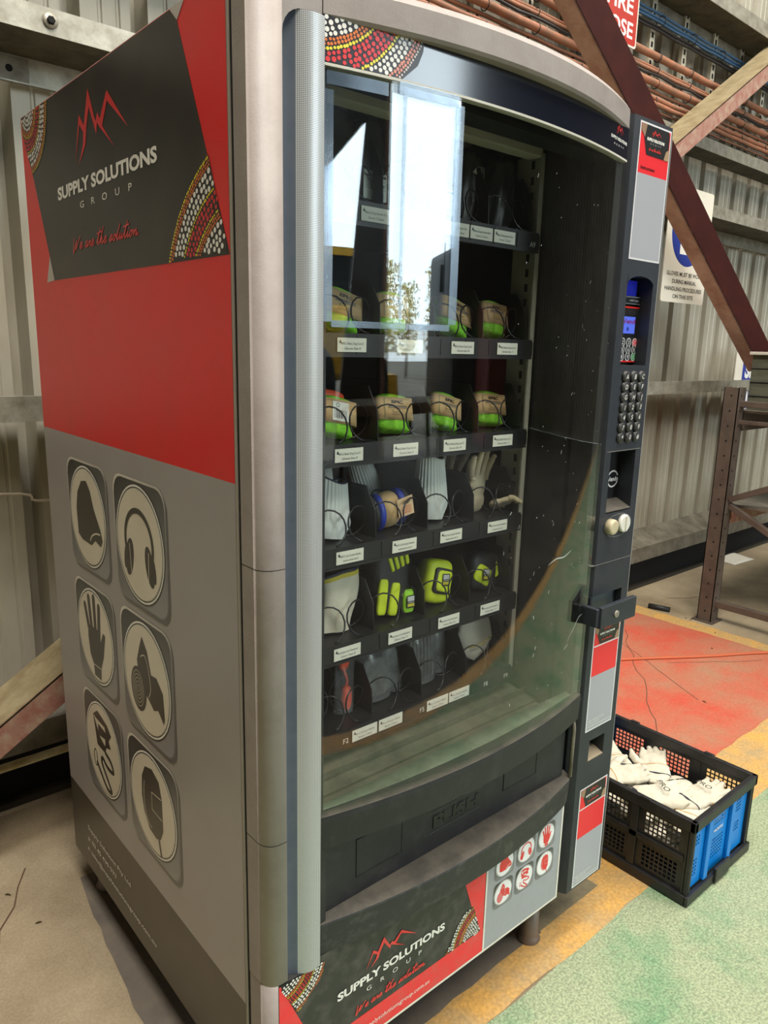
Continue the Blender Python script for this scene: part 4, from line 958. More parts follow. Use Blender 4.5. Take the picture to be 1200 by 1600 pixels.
# keypad
kt = ['ABC', 'DEF', 'GHJ', '123', '456', '789', '*0#']
kmesh = None
M_key = mat('key_plastic', (46, 46, 46), 0.4, rgb2=(74, 72, 68), scale=120)
for r_ in range(7):
    for c_ in range(3):
        cx = 0.8585+0.0295*c_; cz = 1.3325-0.0208*r_
        if kmesh is None:
            mb = MB(); mb.lathe([(0.0115, 0.0), (0.0115, -0.003), (0.0105, -0.0055), (0.007, -0.0065)], (0, 0, 0), 20, 'y'); k0 = mb.build('key', M_key, pay, org=(0, 0, 0)); kmesh = k0
            k_ = k0
        else: k_ = kmesh.copy(); COL.objects.link(k_); k_.parent = pay
        k_.location = Vector((cx, YF, cz))-Vector((0.45, 0.4, 0))
kk = Decal(lambda u, v, h: (u, YF-0.0068-h, v))
for r_ in range(7):
    for c_ in range(3):
        kk.text(kt[r_][c_], 0.8585+0.0295*c_, 1.3325-0.0208*r_-0.0048, 0.0135, (222, 222, 216), 0, bold=0.012, shear=0.15)
kk.build('key_lettering', pay)
# logo in the bill recess, coin buttons
vd = Decal(lambda u, v, h: (u, -0.0312-h, v)); lc = onY(957, 748, -0.0315)
vd.ring(lc.x, lc.z, 0.021, 0.0035, (210, 212, 212), 1, ry=0.019); vd.rect(lc.x-0.021, lc.z-0.006, lc.x+0.021, lc.z+0.006, (22, 24, 26), 2); vd.text('Vendo', lc.x, lc.z-0.0048, 0.0135, (214, 216, 216), 3, bold=0.03, width=0.040); vd.build('maker_mark', pay)
ob_ = Decal(lambda u, v, h: (u, YF-h, v)); oc = onY(965, 820, YF)
ob_.ring(oc.x, oc.z, 0.052, 0.0014, (120, 122, 120), 1, ry=0.0255, n=48); ob_.build('button_outline', pay)
b1 = onY(956, 823, YF-0.006); b2 = onY(973, 818, YF-0.004)
M_btn = mat('ivory_button', (196, 184, 152), 0.4); M_btn2 = mat('white_button', (222, 220, 208), 0.35)
mb = MB(); mb.lathe([(0.0165, 0.0), (0.0165, -0.012), (0.0145, -0.0145), (0.011, -0.015)], (b1.x-0.002, YF, b1.z), 24, 'y'); mb.build('coin_button', M_btn, pay)
mb = MB(); mb.lathe([(0.0195, 0.0), (0.0195, -0.006), (0.0175, -0.0085)], (b2.x+0.005, YF, b2.z), 24, 'y'); mb.bar((b2.x+0.005, YF-0.010, b2.z-0.016), (b2.x+0.005, YF-0.010, b2.z+0.016), 0.004, 0.004, up=(0, 1, 0)); mb.build('return_knob', M_btn2, pay)
# handle: folded-out T plate with lock
hb = onY(936, 936, -0.10); ht = onY(993, 931, -0.10); hz0 = onY(990, 962, -0.10).z
x0h = onY(938, 955, -0.10).x; x1h = ht.x
mb = MB(); mb.box(x0h, x1h, -0.104, -0.092, hz0, ht.z+0.001); mb.box(x0h-0.010, x0h+0.004, -0.099, -0.05, hz0+0.004, ht.z-0.002)
hdl = mb.build('door_handle', M_blue_black, pay, bevel=0.002)
mb = MB(); mb.lathe([(0.008, -0.104), (0.008, -0.1065), (0.006, -0.107)], ((x0h+x1h)/2-0.012, 0, (hz0+ht.z)/2), 20, 'y'); mb.box((x0h+x1h)/2-0.013, (x0h+x1h)/2-0.011, -0.1075, -0.107, (hz0+ht.z)/2-0.004, (hz0+ht.z)/2+0.004); mb.build('lock_cylinder', M_zinc, pay)
mb = MB(); mb.box(0.806, 0.925, -0.050, -0.0315, 0.812, 0.864); mb.build('latch_block', mat('latch_grey', (96, 104, 112), 0.4, 0.4), pay)
# stickers
def sticker(u0, u1, vz, hexb, instr=False, addr=True):
    D = Decal(lambda u, v, h: (u, YF-h, v)); vtop, vred, vbot = vz; w_ = u1-u0
    D.rect(u0, vbot, u1, vtop, (226, 226, 226), 0); e = 0.0035
    D.rect(u0+e, vred, u1-e, vtop-e, (232, 44, 52), 1); D.rect(u0+e, vbot+e, u1-e, vred, (166, 168, 174), 1)
    hz0 = hexb; ht_ = vtop-e
    if not instr: D.rect(u0+e, hz0-0.004, u1-e, hz0-0.001, (226, 226, 226), 2)
    D.poly([(u0+w_*0.16, ht_), (u1-w_*0.10, ht_), (u1-w_*0.06, ht_-0.006), (u1-w_*0.06, hz0+0.012), (u1-w_*0.16, hz0), (u0+w_*0.24, hz0), (u0+w_*0.14, hz0+(ht_-hz0)*0.55)], (34, 34, 34), 3)
    D.poly([(u0+e, ht_), (u0+w_*0.2, ht_), (u0+w_*0.15, hz0+(ht_-hz0)*0.55), (u0+e, ht_-0.012)], (150, 120, 96), 4)
    D.poly([(u1-e, hz0), (u1-w_*0.2, hz0), (u1-w_*0.14, hz0+0.016), (u1-e, hz0+0.022)], (170, 140, 110), 4)
    c = (u0+u1)/2; k = ht_-hz0
    mountains(D, c+0.002, hz0+k*0.76, w_*0.17, k*0.13, (226, 60, 56), 5)
    D.text('SUPPLY SOLUTIONS', c, hz0+k*0.49, k*0.13, WHITE, 5, bold=0.06, width=w_*0.56); D.text('GROUP', c, hz0+k*0.37, k*0.08, (190, 190, 190), 5, space=3, width=w_*0.34)
    handwrite(D, 'We are the solution.', c-w_*0.2, hz0+k*0.17, c+w_*0.2, k*0.09, 0.0007, (226, 60, 56), 5)
    if instr: D.text('Instructions', u0+w_*0.11, vred+0.008, 0.0085, (20, 20, 20), 3, bold=0.02, align='l', width=w_*0.44)
    if addr:
        for i, (s_, ww) in enumerate((('Supply Solutions Pty Ltd', 0.6), ('p: 02 45 430 033', 0.42), ('e: sales@supplysolutionsgroup.com.au', 0.86))):
            D.text(s_, u0+w_*0.06, vbot+0.024-i*0.007, 0.0058, WHITE, 3, align='l', width=w_*ww)
    return D
sticker(0.833, 0.9465, (1.808, 1.7175, 1.5595), 1.752, True, False).build('instruction_sticker', pay, M_ink)
sticker(0.8305, 0.9335, (0.798, 0.6775, 0.543), 0.751).build('middle_sticker', pay, M_ink)
sticker(0.8325, 0.9425, (0.398, 0.268, 0.138), 0.3465).build('lower_sticker', pay, M_ink)

# ------------------------------------------------------------------ trays with spirals
ROW = {'A': 1.592, 'B': 1.382, 'C': 1.197, 'D': 1.0145, 'E': 0.833, 'F': 0.657}
LX = [0.083, 0.215, 0.3485, 0.4815, 0.615, 0.748]
def shelf_z(r_): return ROW[r_]+0.018
def helix(cx, r, hand, n=7, y0=0.094, pitch=0.052, seg=16, wr=0.0017):
    P = []
    for i in range(n*seg+1):
        a = -math.pi/2+hand*2*math.pi*i/seg; P.append((cx+r*math.cos(a), y0+pitch*i/seg, r+0.002+r*math.sin(a)))
    return P
spm = {}
LT = {'A': ('Black Dog Stream Ext', 'Semi Clear'), 'B': ('KKG Black Dog Cut D', 'Gloves Size %d'), 'C': ('KKG Black Dog Cut D', 'Gloves Size %d'),
      'D': ('KKG Cut D grip Nitrile', 'Seamless Gloves Size %d'), 'E': ('Premium Cut Resistant', 'Glove Size %d'), 'F': ('Pro Choice Safety', 'Specs Clear')}
LAB = {'A': [0.286, 0.480, 0.545, 0.611], 'B': [0.240, 0.372, 0.508, 0.638], 'C': [0.237, 0.369, 0.498, 0.640], 'D': [0.242, 0.373, 0.499, 0.639],
       'E': [0.239, 0.369, 0.503, 0.630], 'F': [0.284, 0.350, 0.480, 0.545]}
M_label = mat('label_card', (226, 224, 212), 0.6)
for r_, zc in ROW.items():
    z = shelf_z(r_); mb = MB()
    mb.box(LX[0], LX[-1], 0.092, 0.56, z-0.003, z); mb.box(LX[0], LX[-1], 0.088, 0.093, zc-0.020, z+0.001); mb.box(LX[0], LX[-1], 0.086, 0.089, zc-0.020, zc-0.0155)
    for i in range(11): xx = LX[0]+0.0665*i; mb.box(xx-0.001, xx+0.001, 0.0865, 0.089, zc-0.014, zc+0.015)
    tr = mb.build('tray_'+'shelf', M_tray, VM)
    dv = None
    for i, x in enumerate(LX[1:]):
        x = min(x, 0.7465)
        mb = MB(); h_ = 0.095 if r_ != 'A' else 0.11
        mb.extrude([(x-0.0008, 0.105, z), (x-0.0008, 0.56, z), (x-0.0008, 0.56, z+h_), (x-0.0008, 0.135, z+h_), (x-0.0008, 0.108, z+h_*0.55)], (0.0016, 0, 0)); mb.build('divider', M_tray, tr)
    single = r_ in 'AF'
    for i in range(1, 5):
        for s_ in (0, 1):
            cx = LX[i]+0.0335+0.0665*s_; hand = 1 if s_ == 0 else -1
            key = (hand, 0)
            if r_ == 'F' and i == 1 and s_ == 1: pass
            if key not in spm:
                mb = MB(); mb.tube(helix(0, 0.0305, hand), 0.0017, 5); sp_ = mb.build('spiral', M_wire, tr, org=(0, 0, 0)); spm[key] = sp_
            else: sp_ = spm[key].copy(); COL.objects.link(sp_); sp_.parent = tr
            sp_.location = Vector((cx, 0, z))-Vector((0.45, 0.4, 0))
    for i, x in enumerate(LAB[r_]):
        D = Decal(lambda u, v, h: (u, 0.0858-h-0.0, v), 0.0002)
        mb = MB(); mb.box(x, x+0.0615, 0.0856, 0.0868, zc-0.0115, zc+0.0115); lb = mb.build('price_label', M_label, tr)
        a, b = LT[r_]
        D.text(a, x+0.032, zc+0.0005, 0.0056, (60, 60, 60), 0, width=0.046); D.text(b % (8+i) if '%' in b else b, x+0.032, zc-0.0075, 0.0056, (60, 60, 60), 0, width=0.034)
        D.poly([(x+0.003, zc+0.003), (x+0.006, zc+0.009), (x+0.008, zc+0.004), (x+0.010, zc+0.001), (x+0.006, zc+0.003)], (30, 30, 30), 0)
        D.build('label_print', tr, M_ink)
cdl = Decal(lambda u, v, h: (u, 0.0855-h, v))
for s_, x, z_ in (('A2', 0.262, ROW['A']-0.006), ('A9', 0.726, ROW['A']-0.007), ('F2', 0.268, ROW['F']-0.004), ('F5', 0.4655, ROW['F']-0.003), ('F8', 0.660, ROW['F']-0.003), ('F9', 0.727, ROW['F']-0.002)):
    cdl.text(s_, x, z_-0.003, 0.0145, (222, 222, 216), 1)
cdl.build('slot_code', VM)
# ================================================================== products on the trays
M_lime = mat('lime_knit', (150, 226, 48), 0.7, rgb2=(120, 200, 40), scale=60, bump=0.6, bscale=300)
M_kraft = mat('kraft_card', (206, 172, 122), 0.7)
M_knitw = mat('white_knit', (214, 218, 214), 0.8, bump=0.3, bscale=300)
M_latex = mat('white_cloth', (216, 210, 192), 0.85, rgb2=(208, 200, 178), scale=12, bump=0.4, bscale=160)
M_bluec = mat('royal_blue_coat', (34, 62, 170), 0.4); M_tan = mat('tan_leather', (214, 200, 172), 0.75, rgb2=(188, 172, 142), scale=16, bump=0.4, bscale=200)
M_hivis = mat('hivis_yellow', (214, 232, 40), 0.55); M_bag = mat('black_nylon', (38, 40, 40), 0.38, rgb2=(58, 60, 58), scale=14, bump=0.9, bscale=26)
M_navy = mat('navy_trim', (30, 36, 58), 0.6); M_ora = mat('hot_orange', (240, 84, 44), 0.5)
M_poly = glassmat('clear_bag', 1.45, (0.96, 0.97, 0.97), 0.16, (215, 217, 217), 14, 0.12)  # pale haze mixed into the plastic stands in for its sheen
M_grey_fabric = mat('dark_grey_fabric', (84, 84, 80), 0.6, rgb2=(116, 116, 110), scale=40)

def spts(u, v, a, b, c, e1=0.6, e2=0.6):
    """superellipsoid"""
    th = (u-0.5)*2*math.pi; ph = (v-0.5)*math.pi
    f = lambda w, e: math.copysign(abs(w)**e, w)
    return (a*f(math.cos(ph), e1)*f(math.cos(th), e2), b*f(math.cos(ph), e1)*f(math.sin(th), e2), c*f(math.sin(ph), e1))
def soft_mod(o, vox=None, smooth=0, disp=None, sub=0):
    if vox: m = o.modifiers.new('r', 'REMESH'); m.mode = 'VOXEL'; m.voxel_size = vox; m.use_smooth_shade = True
    if smooth: m = o.modifiers.new('sm', 'SMOOTH'); m.iterations = smooth; m.factor = 0.6
    if disp:
        tx = bpy.data.textures.new('d', 'CLOUDS'); tx.noise_scale = disp[1]; m = o.modifiers.new('d', 'DISPLACE'); m.texture = tx; m.strength = disp[0]; m.mid_level = 0.5
    return o

def lime_pack(name, label, x, y, z, w_=0.088, tilt=-0.2, yaw=0.0, orange=False, barcode=False, lean=-0.25):
    t = thing(name, label, 'glove pack', (x, y, z), 'lime work gloves in kraft card sleeves', (lean, tilt, yaw))
    h = 0.074; mb = MB()
    mb.grid(lambda u, v: (Vector(spts(u, v, w_/2, 0.022, h/2, 0.45, 0.6))+Vector((0.004*math.sin(9*v), 0.002*math.sin(20*u), h/2))), 28, 20)
    o = mb.build('folded_glove', M_lime, t, org=(0, 0, 0)); soft_mod(o, None, 0, (0.006, 0.02))
    mb = MB()
    def sl(u, v):
        p = spts(u, 0.5, w_/2*1.02, 0.0245, 1, 1, 0.35); return (p[0], p[1], h*(0.30+0.58*v)+0.0)
    mb.grid(sl, 28, 2); mb.build('card_sleeve', M_kraft, t, org=(0, 0, 0), solid=0.0006)
    D = Decal(lambda u, v, hh: (u, -0.0252-hh, v)); W2 = w_*0.32
    fr_ = (150, 60, 40) if orange else (60, 110, 60)
    for q in ((-W2-0.004, h*0.34, -W2-0.003, h*0.84), (-W2-0.004, h*0.34, W2+0.004, h*0.345), (-W2-0.004, h*0.835, W2+0.004, h*0.84)): D.rect(*q, fr_, 0)
    if barcode:
        D.rect(-W2*0.6, h*0.36, W2*0.7, h*0.82, (226, 224, 214), 1); D.ring(-W2*0.2, h*0.74, 0.004, 0.001, (60, 60, 60), 2)
        for i in range(12): D.rect(-W2*0.5+i*W2*0.09, h*0.42, -W2*0.5+i*W2*0.09+W2*random.choice((0.03, 0.055)), h*0.62, (50, 50, 50), 2)
    else:
        D.text('EPIC', 0, h*0.72, h*0.11, (50, 40, 30), 1, bold=0.03, width=W2*1.0)
        D.rect(-W2*0.8, h*0.60, W2*0.8, h*0.67, (120, 110, 100), 1); D.rect(-W2*0.8, h*0.615, W2*0.8, h*0.625, (200, 172, 126), 2)
        D.rect(-W2*0.45, h*0.50, W2*0.45, h*0.56, (120, 90, 30), 1); D.rect(-W2*0.42, h*0.508, W2*0.42, h*0.552, (214, 186, 130), 2)
        D.text('CUT RESISTANT', 0, h*0.42, h*0.05, (70, 60, 50), 1, width=W2*1.2)
    D.build('sleeve_print', t, M_ink, org=(0, 0, 0))
    if orange:
        mb = MB(); mb.grid(lambda u, v: Vector(spts(u, v, w_*0.36, 0.014, 0.012, 0.7, 0.7))+Vector((-0.006, 0, h+0.0)), 16, 8); mb.build('orange_cuff', M_ora, t, org=(0, 0, 0))
    return t
zB = shelf_z('B')+0.004; zC = shelf_z('C')+0.004
lime_pack('glove_pack', 'lime glove pack in kraft sleeve, leftmost on the second shelf from the top', 0.285, 0.150, zB, tilt=0.22)
lime_pack('glove_pack', 'lime glove pack behind the sky reflection, second from left on second shelf', 0.408, 0.150, zB, tilt=0.05, w_=0.078)
lime_pack('glove_pack', 'lime glove pack leaning left, third from left on the second shelf', 0.565, 0.150, zB, tilt=0.28, w_=0.092)
lime_pack('glove_pack', 'lime glove pack, rightmost on the second shelf from the top', 0.685, 0.150, zB, tilt=0.10, w_=0.080)
lime_pack('glove_pack', 'lime glove pack with white barcode panel and orange cuff on the third shelf', 0.277, 0.150, zC, tilt=0.18, orange=True, barcode=True)
lime_pack('glove_pack', 'lime glove pack with orange tab, second from left on the third shelf', 0.418, 0.150, zC, tilt=0.08, w_=0.090, orange=False)
lime_pack('glove_pack', 'lime glove pack leaning left, third from left on the third shelf', 0.551, 0.150, zC, tilt=0.22, w_=0.084)
lime_pack('glove_pack', 'lime glove pack, rightmost on the third shelf from the top', 0.690, 0.150, zC, tilt=0.08, w_=0.094)

def cinch_bag(label, x, y, w_, h, tilt, tagged=False, printed=False, seed=0, col=None):
    rnd = random.Random(seed)
    t = thing('drawstring_bag', label, 'bag', (x, y, shelf_z('A')+0.002), 'black drawstring bags on the top shelf', (-0.04, tilt, 0))
    mb = MB()
    ph = [rnd.uniform(0, 6) for _ in range(4)]
    def f(u, v):
        a = 2*math.pi*u; k = v
        rr = (0.80+0.25*math.sin(math.pi*min(1, k*1.15))**0.7)*(1 if k < 0.84 else 1-0.72*math.sin((k-0.84)/0.08*math.pi/2) if k < 0.92 else 0.28+0.30*(k-0.92)/0.08)
        wv = 1+0.05*math.sin(5*a+ph[0]+4*k)+0.04*math.sin(9*a+ph[1]-6*k)+(0.12*math.sin(12*a+ph[2]) if k > 0.8 else 0)
        return (w_/2*rr*wv*math.cos(a), 0.026*rr*wv*math.sin(a), h*k+0.004*math.sin(3*a+ph[3]))
    mb.grid(f, 40, 30); mb.poly([f(i/20, 0) for i in range(20)]); mb.build('bag_body', M_bag, t, org=(0, 0, 0))
    mb = MB(); mb.tube([(w_/2*0.31*math.cos(a), 0.010*math.sin(a), h*0.915) for a in [2*math.pi*i/14 for i in range(14)]], 0.0016, 5, closed=True)
    mb.tube(spline([(0, -0.01, h*0.915), (0.012, -0.014, h*0.97), (0.02, -0.012, h*1.02), (0.004, -0.012, h*0.99), (-0.01, -0.014, h*1.03)]), 0.0012, 5); mb.build('drawstring', M_black, t, org=(0, 0, 0))
    D = Decal(lambda u, v, hh: (u, -0.0285-hh, v))
    if tagged:
        D.rrect(-0.026, 0.012, 0.026, 0.058, 0.003, (206, 214, 200), 0); D.rect(0.004, 0.049, 0.024, 0.054, (30, 30, 30), 1); D.disc(-0.003, 0.0515, 0.005, (40, 140, 90), 1, ry=0.003)
        D.text('SAMPLE', -0.016, 0.05, 0.0045, (60, 60, 60), 1, width=0.015) if False else D.rect(-0.022, 0.050, -0.010, 0.0515, (80, 80, 80), 1)
        for i in range(5): D.rect(-0.022, 0.044-i*0.0035, 0.022-0.006*(i % 2), 0.045-i*0.0035, (120, 124, 118), 1)
        for i in range(9): D.rect(0.0+i*0.0022, 0.016, 0.0012+i*0.0022, 0.025, (60, 60, 60), 1)
        D.text('CE', 0.016, 0.034, 0.007, (40, 40, 40), 2, bold=0.01)
        D.build('care_label', t, M_ink, org=(0, 0, 0))
    if printed:
        for i in range(3): D.text('BLACK DOG STREAM EYE WEAR', 0.006+i*0.006, h*0.52, 0.0048, (206, 208, 204), 1, ang=-math.pi/2, width=0.055)
        D.poly([(-0.012, h*0.62), (-0.002, h*0.68), (0.001, h*0.60)], (206, 208, 204), 1); D.build('bag_print', t, M_ink, org=(0, 0, 0))
    return t
cinch_bag('big black drawstring bag at the left end of the top shelf', 0.262, 0.165, 0.095, 0.172, 0.25, seed=1)
cinch_bag('black drawstring bag with white care label, second from left on the top shelf', 0.352, 0.160, 0.074, 0.168, 0.04, tagged=True, seed=2)
cinch_bag('black drawstring bag with white care label beside the sleeve edge, top shelf', 0.525, 0.165, 0.066, 0.158, 0.02, tagged=True, seed=3)
cinch_bag('black drawstring bag with white side print on the top shelf', 0.618, 0.165, 0.074, 0.158, -0.05, printed=True, seed=4)
cinch_bag('black drawstring bag at the right end of the top shelf', 0.696, 0.165, 0.070, 0.165, 0.14, seed=5)

# --- fourth shelf
zD = shelf_z('D')+0.002
def knit_cuff(label, x, y, z, w_, h, tilt, trim=None, lean=-0.15):
    t = thing('knit_glove', label, 'glove', (x, y, z), None, (lean, tilt, 0))
    mb = MB()
    def f(u, v):
        a = 2*math.pi*u; rib = 1+0.035*math.sin(30*a)*(1 if v > 0.35 else 0)
        r = 0.80+0.24*math.sin(min(1, v/0.38)*math.pi/2)-(0.22*max(0, (v-0.35)/0.65))
        if v < 0.35: rib = 1+0.08*math.sin(3*a+9*v)+0.04*math.sin(7*a-12*v)
        return (w_/2*r*rib*math.cos(a), 0.026*r*rib*math.sin(a), h*v+0.006*v*math.sin(a*2+1))
    mb.grid(f, 150, 24); mb.poly([f(i/24, 0) for i in range(24)]); mb.build('knit_body', M_knitw, t, org=(0, 0, 0))
    mb = MB(); mb.tube([tuple(f(i/30, 1)) for i in range(30)], 0.002, 5, closed=True); mb.build('cuff_hem', trim or M_knitw, t, org=(0, 0, 0))
    return t
knit_cuff('white ribbed knit glove standing at the left end of the fourth shelf', 0.268, 0.150, zD, 0.088, 0.108, 0.18, M_navy)
knit_cuff('pale blue-white knit glove with yellow hem behind the leftmost knit glove', 0.315, 0.235, zD, 0.065, 0.135, 0.05, mat('yellow_hem', (204, 186, 60), 0.7))
knit_cuff('tall white ribbed knit glove in the middle of the fourth shelf', 0.535, 0.155, zD, 0.082, 0.128, 0.12)
knit_cuff('white knit glove leaning behind the middle divider of the fourth shelf', 0.475, 0.26, zD, 0.07, 0.135, -0.3)
t = thing('glove_roll', 'blue, black and tan rolled glove pack with orange printed tag', 'glove pack', (0.415, 0.155, zD+0.036), None, (0, -0.12, 0.0))
for i, (a, b, m, k) in enumerate(((-0.046, -0.034, M_black, 1.0), (-0.034, -0.020, M_bluec, 1.04), (-0.020, 0.018, M_kraft, 1.0), (0.018, 0.034, M_bluec, 1.05), (0.034, 0.046, M_black, 0.95))):
    mb = MB(); mb.grid(lambda u, v: (a+(b-a)*v, 0.027*k*math.cos(2*math.pi*u)*(1-0.12*abs(2*v-1)**4), 0.036*k*math.sin(2*math.pi*u)*(1-0.12*abs(2*v-1)**4)), 26, 6)
    mb.poly([(a, 0.024*k*math.cos(2*math.pi*i_/20), 0.032*k*math.sin(2*math.pi*i_/20)) for i_ in range(20)]); mb.poly([(b, 0.024*k*math.cos(2*math.pi*i_/20), 0.032*k*math.sin(2*math.pi*i_/20)) for i_ in range(20)])
    mb.build('wrap_band', m, t, org=(0, 0, 0))
mb = MB(); mb.hexa([(0.006, -0.031, -0.014), (0.044, -0.033, -0.012), (0.042, -0.032, 0.026), (0.004, -0.030, 0.022)], [(0.006, -0.0305, -0.014), (0.044, -0.0325, -0.012), (0.042, -0.0315, 0.026), (0.004, -0.0295, 0.022)]); mb.build('hang_tag', mat('tag_card', (222, 190, 150), 0.6), t, org=(0, 0, 0))
D = Decal(lambda u, v, h: (u, -0.0335-h, v)); D.text('GRIP', 0.024, 0.012, 0.0085, (40, 30, 26), 0, bold=0.03)
for i in range(4): D.rect(0.011, 0.006-i*0.004, 0.036, 0.0072-i*0.004, (206, 90, 50), 0)
D.build('tag_print', t, M_ink, org=(0, 0, 0))

# gloves with fingers
def glove_mesh(curl=0.3, spread=0.06, thick=0.012, L=0.085, cuff=0.05, seed=0, xs=1.0, flat=1.0):
    """fingers along +z, palm facing -y; made of overlapping rounded pieces fused by a voxel remesh"""
    rnd = random.Random(seed); mb = MB()
    mb.grid(lambda u, v: Vector(spts(u, v, 0.042, 0.015, 0.050, 0.7, 0.8))+Vector((0, 0, 0.055)), 20, 12)
    mb.grid(lambda u, v: Vector(spts(u, v, 0.036+0.010, 0.017, 0.040+cuff*0.4, 0.8, 0.8))+Vector((0, 0, 0.005)), 20, 12)
    for i, (x, l) in enumerate(((-0.031*xs, 0.80), (-0.011*xs, 0.98), (0.010*xs, 1.0), (0.031*xs, 0.86))):
        a = (x/0.031)*spread+rnd.uniform(-0.06, 0.06); c = curl*rnd.uniform(0.6, 1.4); P = []; p = Vector((x, 0, 0.082)); d = Vector((math.sin(a), 0, math.cos(a)))
        for k in range(6):
            P.append(tuple(p)); p = p+d*(L*l/5); d = (d+Vector((0, -c*0.35, -c*0.05))).normalized()
        mb.tube(P, [thick*1.02, thick, thick*0.98, thick*0.95, thick*0.9, thick*0.55], 10); mb.ball(P[-1], thick*0.7)
    P = [(-0.030, 0, 0.030), (-0.050, -0.004, 0.048), (-0.062, -0.012, 0.068), (-0.066, -0.020, 0.090)] if rnd.random() < 0.5 else [(0.030, 0, 0.030), (0.050, -0.004, 0.048), (0.062, -0.012, 0.068), (0.066, -0.020, 0.090)]
    mb.tube(P, [0.014, 0.0135, 0.0125, 0.008], 10); mb.ball(P[-1], 0.009)
    mb.v = [(a, b*flat, c) for a, b, c in mb.v]
    return mb
tg = None
for k, (x, y, yaw, lab) in enumerate(((0.672, 0.160, 0.25, 'tan leather glove standing fingers up on the fourth shelf, nearest the glass'), (0.655, 0.245, -0.1, 'tan leather glove standing behind the nearest tan glove'))):
    t = thing('leather_glove', lab, 'glove', (x, y, zD+0.018), 'tan leather gloves standing on the fourth shelf', (0.05, 0.12, yaw)); t.scale = (0.80, 0.85, 0.62)
    o = glove_mesh(0.18, 0.14, 0.0118, 0.104, 0.0, seed=3+k, xs=1.28).build('glove_body', M_tan, t, org=(0, 0, 0)); soft_mod(o, 0.0022, 3)
t = thing('leather_glove', 'small tan leather glove lying at the right end of the fourth shelf', 'glove', (0.722, 0.14, zD+0.012), None, (1.2, 0.5, 0.6)); t.scale = (0.4, 0.5, 0.4)
o = glove_mesh(0.6, 0.1, 0.014, 0.06, 0.0, seed=8).build('glove_body', M_tan, t, org=(0, 0, 0)); soft_mod(o, 0.003, 5)

# --- fifth shelf
zE = shelf_z('E')+0.002
t = thing('cloth_glove', 'white cloth glove with navy and yellow hem on the fifth shelf', 'glove', (0.282, 0.150, zE), None, (-0.1, 0.10, 0))
mb = MB()
def cg(u, v):
    a = 2*math.pi*u; r = 0.78+0.30*math.sin(v*math.pi*0.55); fo = 1+0.07*math.sin(4*a+5*v)+0.05*math.sin(7*a-3*v)
    return (0.048*r*fo*math.cos(a), 0.028*r*fo*math.sin(a), 0.108*v+0.012*v*math.cos(a+0.6))
mb.grid(cg, 60, 24); mb.poly([cg(i/24, 0) for i in range(24)]); mb.build('glove_body', M_latex, t, org=(0, 0, 0))
mb = MB(); mb.grid(lambda u, v: Vector(cg(u, 0.90+0.1*v))*1.0+Vector((0, 0, 0))+Vector((math.cos(2*math.pi*u), math.sin(2*math.pi*u), 0))*0.0010, 60, 2); mb.build('yellow_band', mat('yellow_hem', (204, 186, 60), 0.7), t, org=(0, 0, 0))
mb = MB(); mb.tube([cg(i/40, 1.0) for i in range(40)], 0.0035, 6, closed=True); mb.build('navy_hem', M_navy, t, org=(0, 0, 0))
def hiv_pack(label, x, y, w_, h, tilt, mode):
    t = thing('hivis_glove_pack', label, 'glove pack', (x, y, zE), 'high visibility glove packs on the fifth shelf', (-0.1, tilt, 0))
    mb = MB(); mb.grid(lambda u, v: Vector(spts(u, v, w_/2, 0.024, h/2, 0.42, 0.6))+Vector((0, 0, h/2)), 28, 20); o = mb.build('folded_glove', M_hivis if mode == 1 else M_black, t, org=(0, 0, 0)); soft_mod(o, None, 0, (0.006, 0.03))
    def blob(cx, cz, rx, rz, m, nm, yy=-0.022, rot=0.0):
        mb = MB(); R = Matrix.Rotation(rot, 3, 'Y'); mb.grid(lambda u, v: R @ Vector(spts(u, v, rx, 0.005, rz, 0.35, 0.6))+Vector((cx, yy, cz)), 20, 10); return mb.build(nm, m, t, org=(0, 0, 0))
    if mode == 0:
        for i in range(4): blob(-0.004+0.014*i-0.008, h*0.80+0.004*i, 0.0048, h*0.17, M_hivis, 'finger_panel', rot=-0.35+0.05*i)
        blob(-w_*0.33, h*0.30, 0.012, h*0.26, M_hivis, 'cuff_panel', rot=0.12); blob(-0.002, h*0.24, 0.012, h*0.24, M_hivis, 'cuff_panel', rot=0.18); blob(w_*0.34, h*0.18, 0.014, h*0.17, mat('lime_green', (170, 232, 50), 0.5), 'badge_panel', -0.026)
    elif mode == 1:
        blob(0.002, h*0.52, w_*0.34, h*0.30, M_black, 'badge_backing', -0.0235, 0.15); blob(0.003, h*0.52, w_*0.28, h*0.245, M_hivis, 'badge_field', -0.0255, 0.15)
    else:
        blob(-0.010, h*0.42, w_*0.30, h*0.24, M_hivis, 'back_panel', -0.020, 0.4); blob(w_*0.30, h*0.55, w_*0.14, h*0.22, M_hivis, 'side_panel', -0.018, -0.3)
    D = Decal(lambda u, v, hh: (u, -0.0345-hh if mode == 0 else -0.0315-hh if mode == 1 else -0.0290-hh, v))
    cx, cz = {0: (w_*0.34, h*0.18), 1: (0.004, h*0.56), 2: (-0.008, h*0.44)}[mode]
    D.rrect(cx-0.011, cz-0.013, cx+0.011, cz+0.013, 0.002, (30, 30, 30), 0); D.rect(cx-0.009, cz+0.001, cx+0.009, cz+0.011, (190, 192, 196), 1); D.rect(cx-0.009, cz-0.010, cx+0.009, cz-0.004, (200, 190, 60), 1)
    D.rect(cx-0.008, cz-0.002, cx+0.008, cz-0.001, (220, 220, 220), 1); D.build('badge_print', t, M_ink, org=(0, 0, 0))
    return t
hiv_pack('black glove with yellow finger strips hanging forward on the fifth shelf', 0.425, 0.155, 0.098, 0.140, 0.05, 0)
hiv_pack('lime yellow glove pack with square badge in the middle of the fifth shelf', 0.547, 0.150, 0.080, 0.092, 0.16, 1)
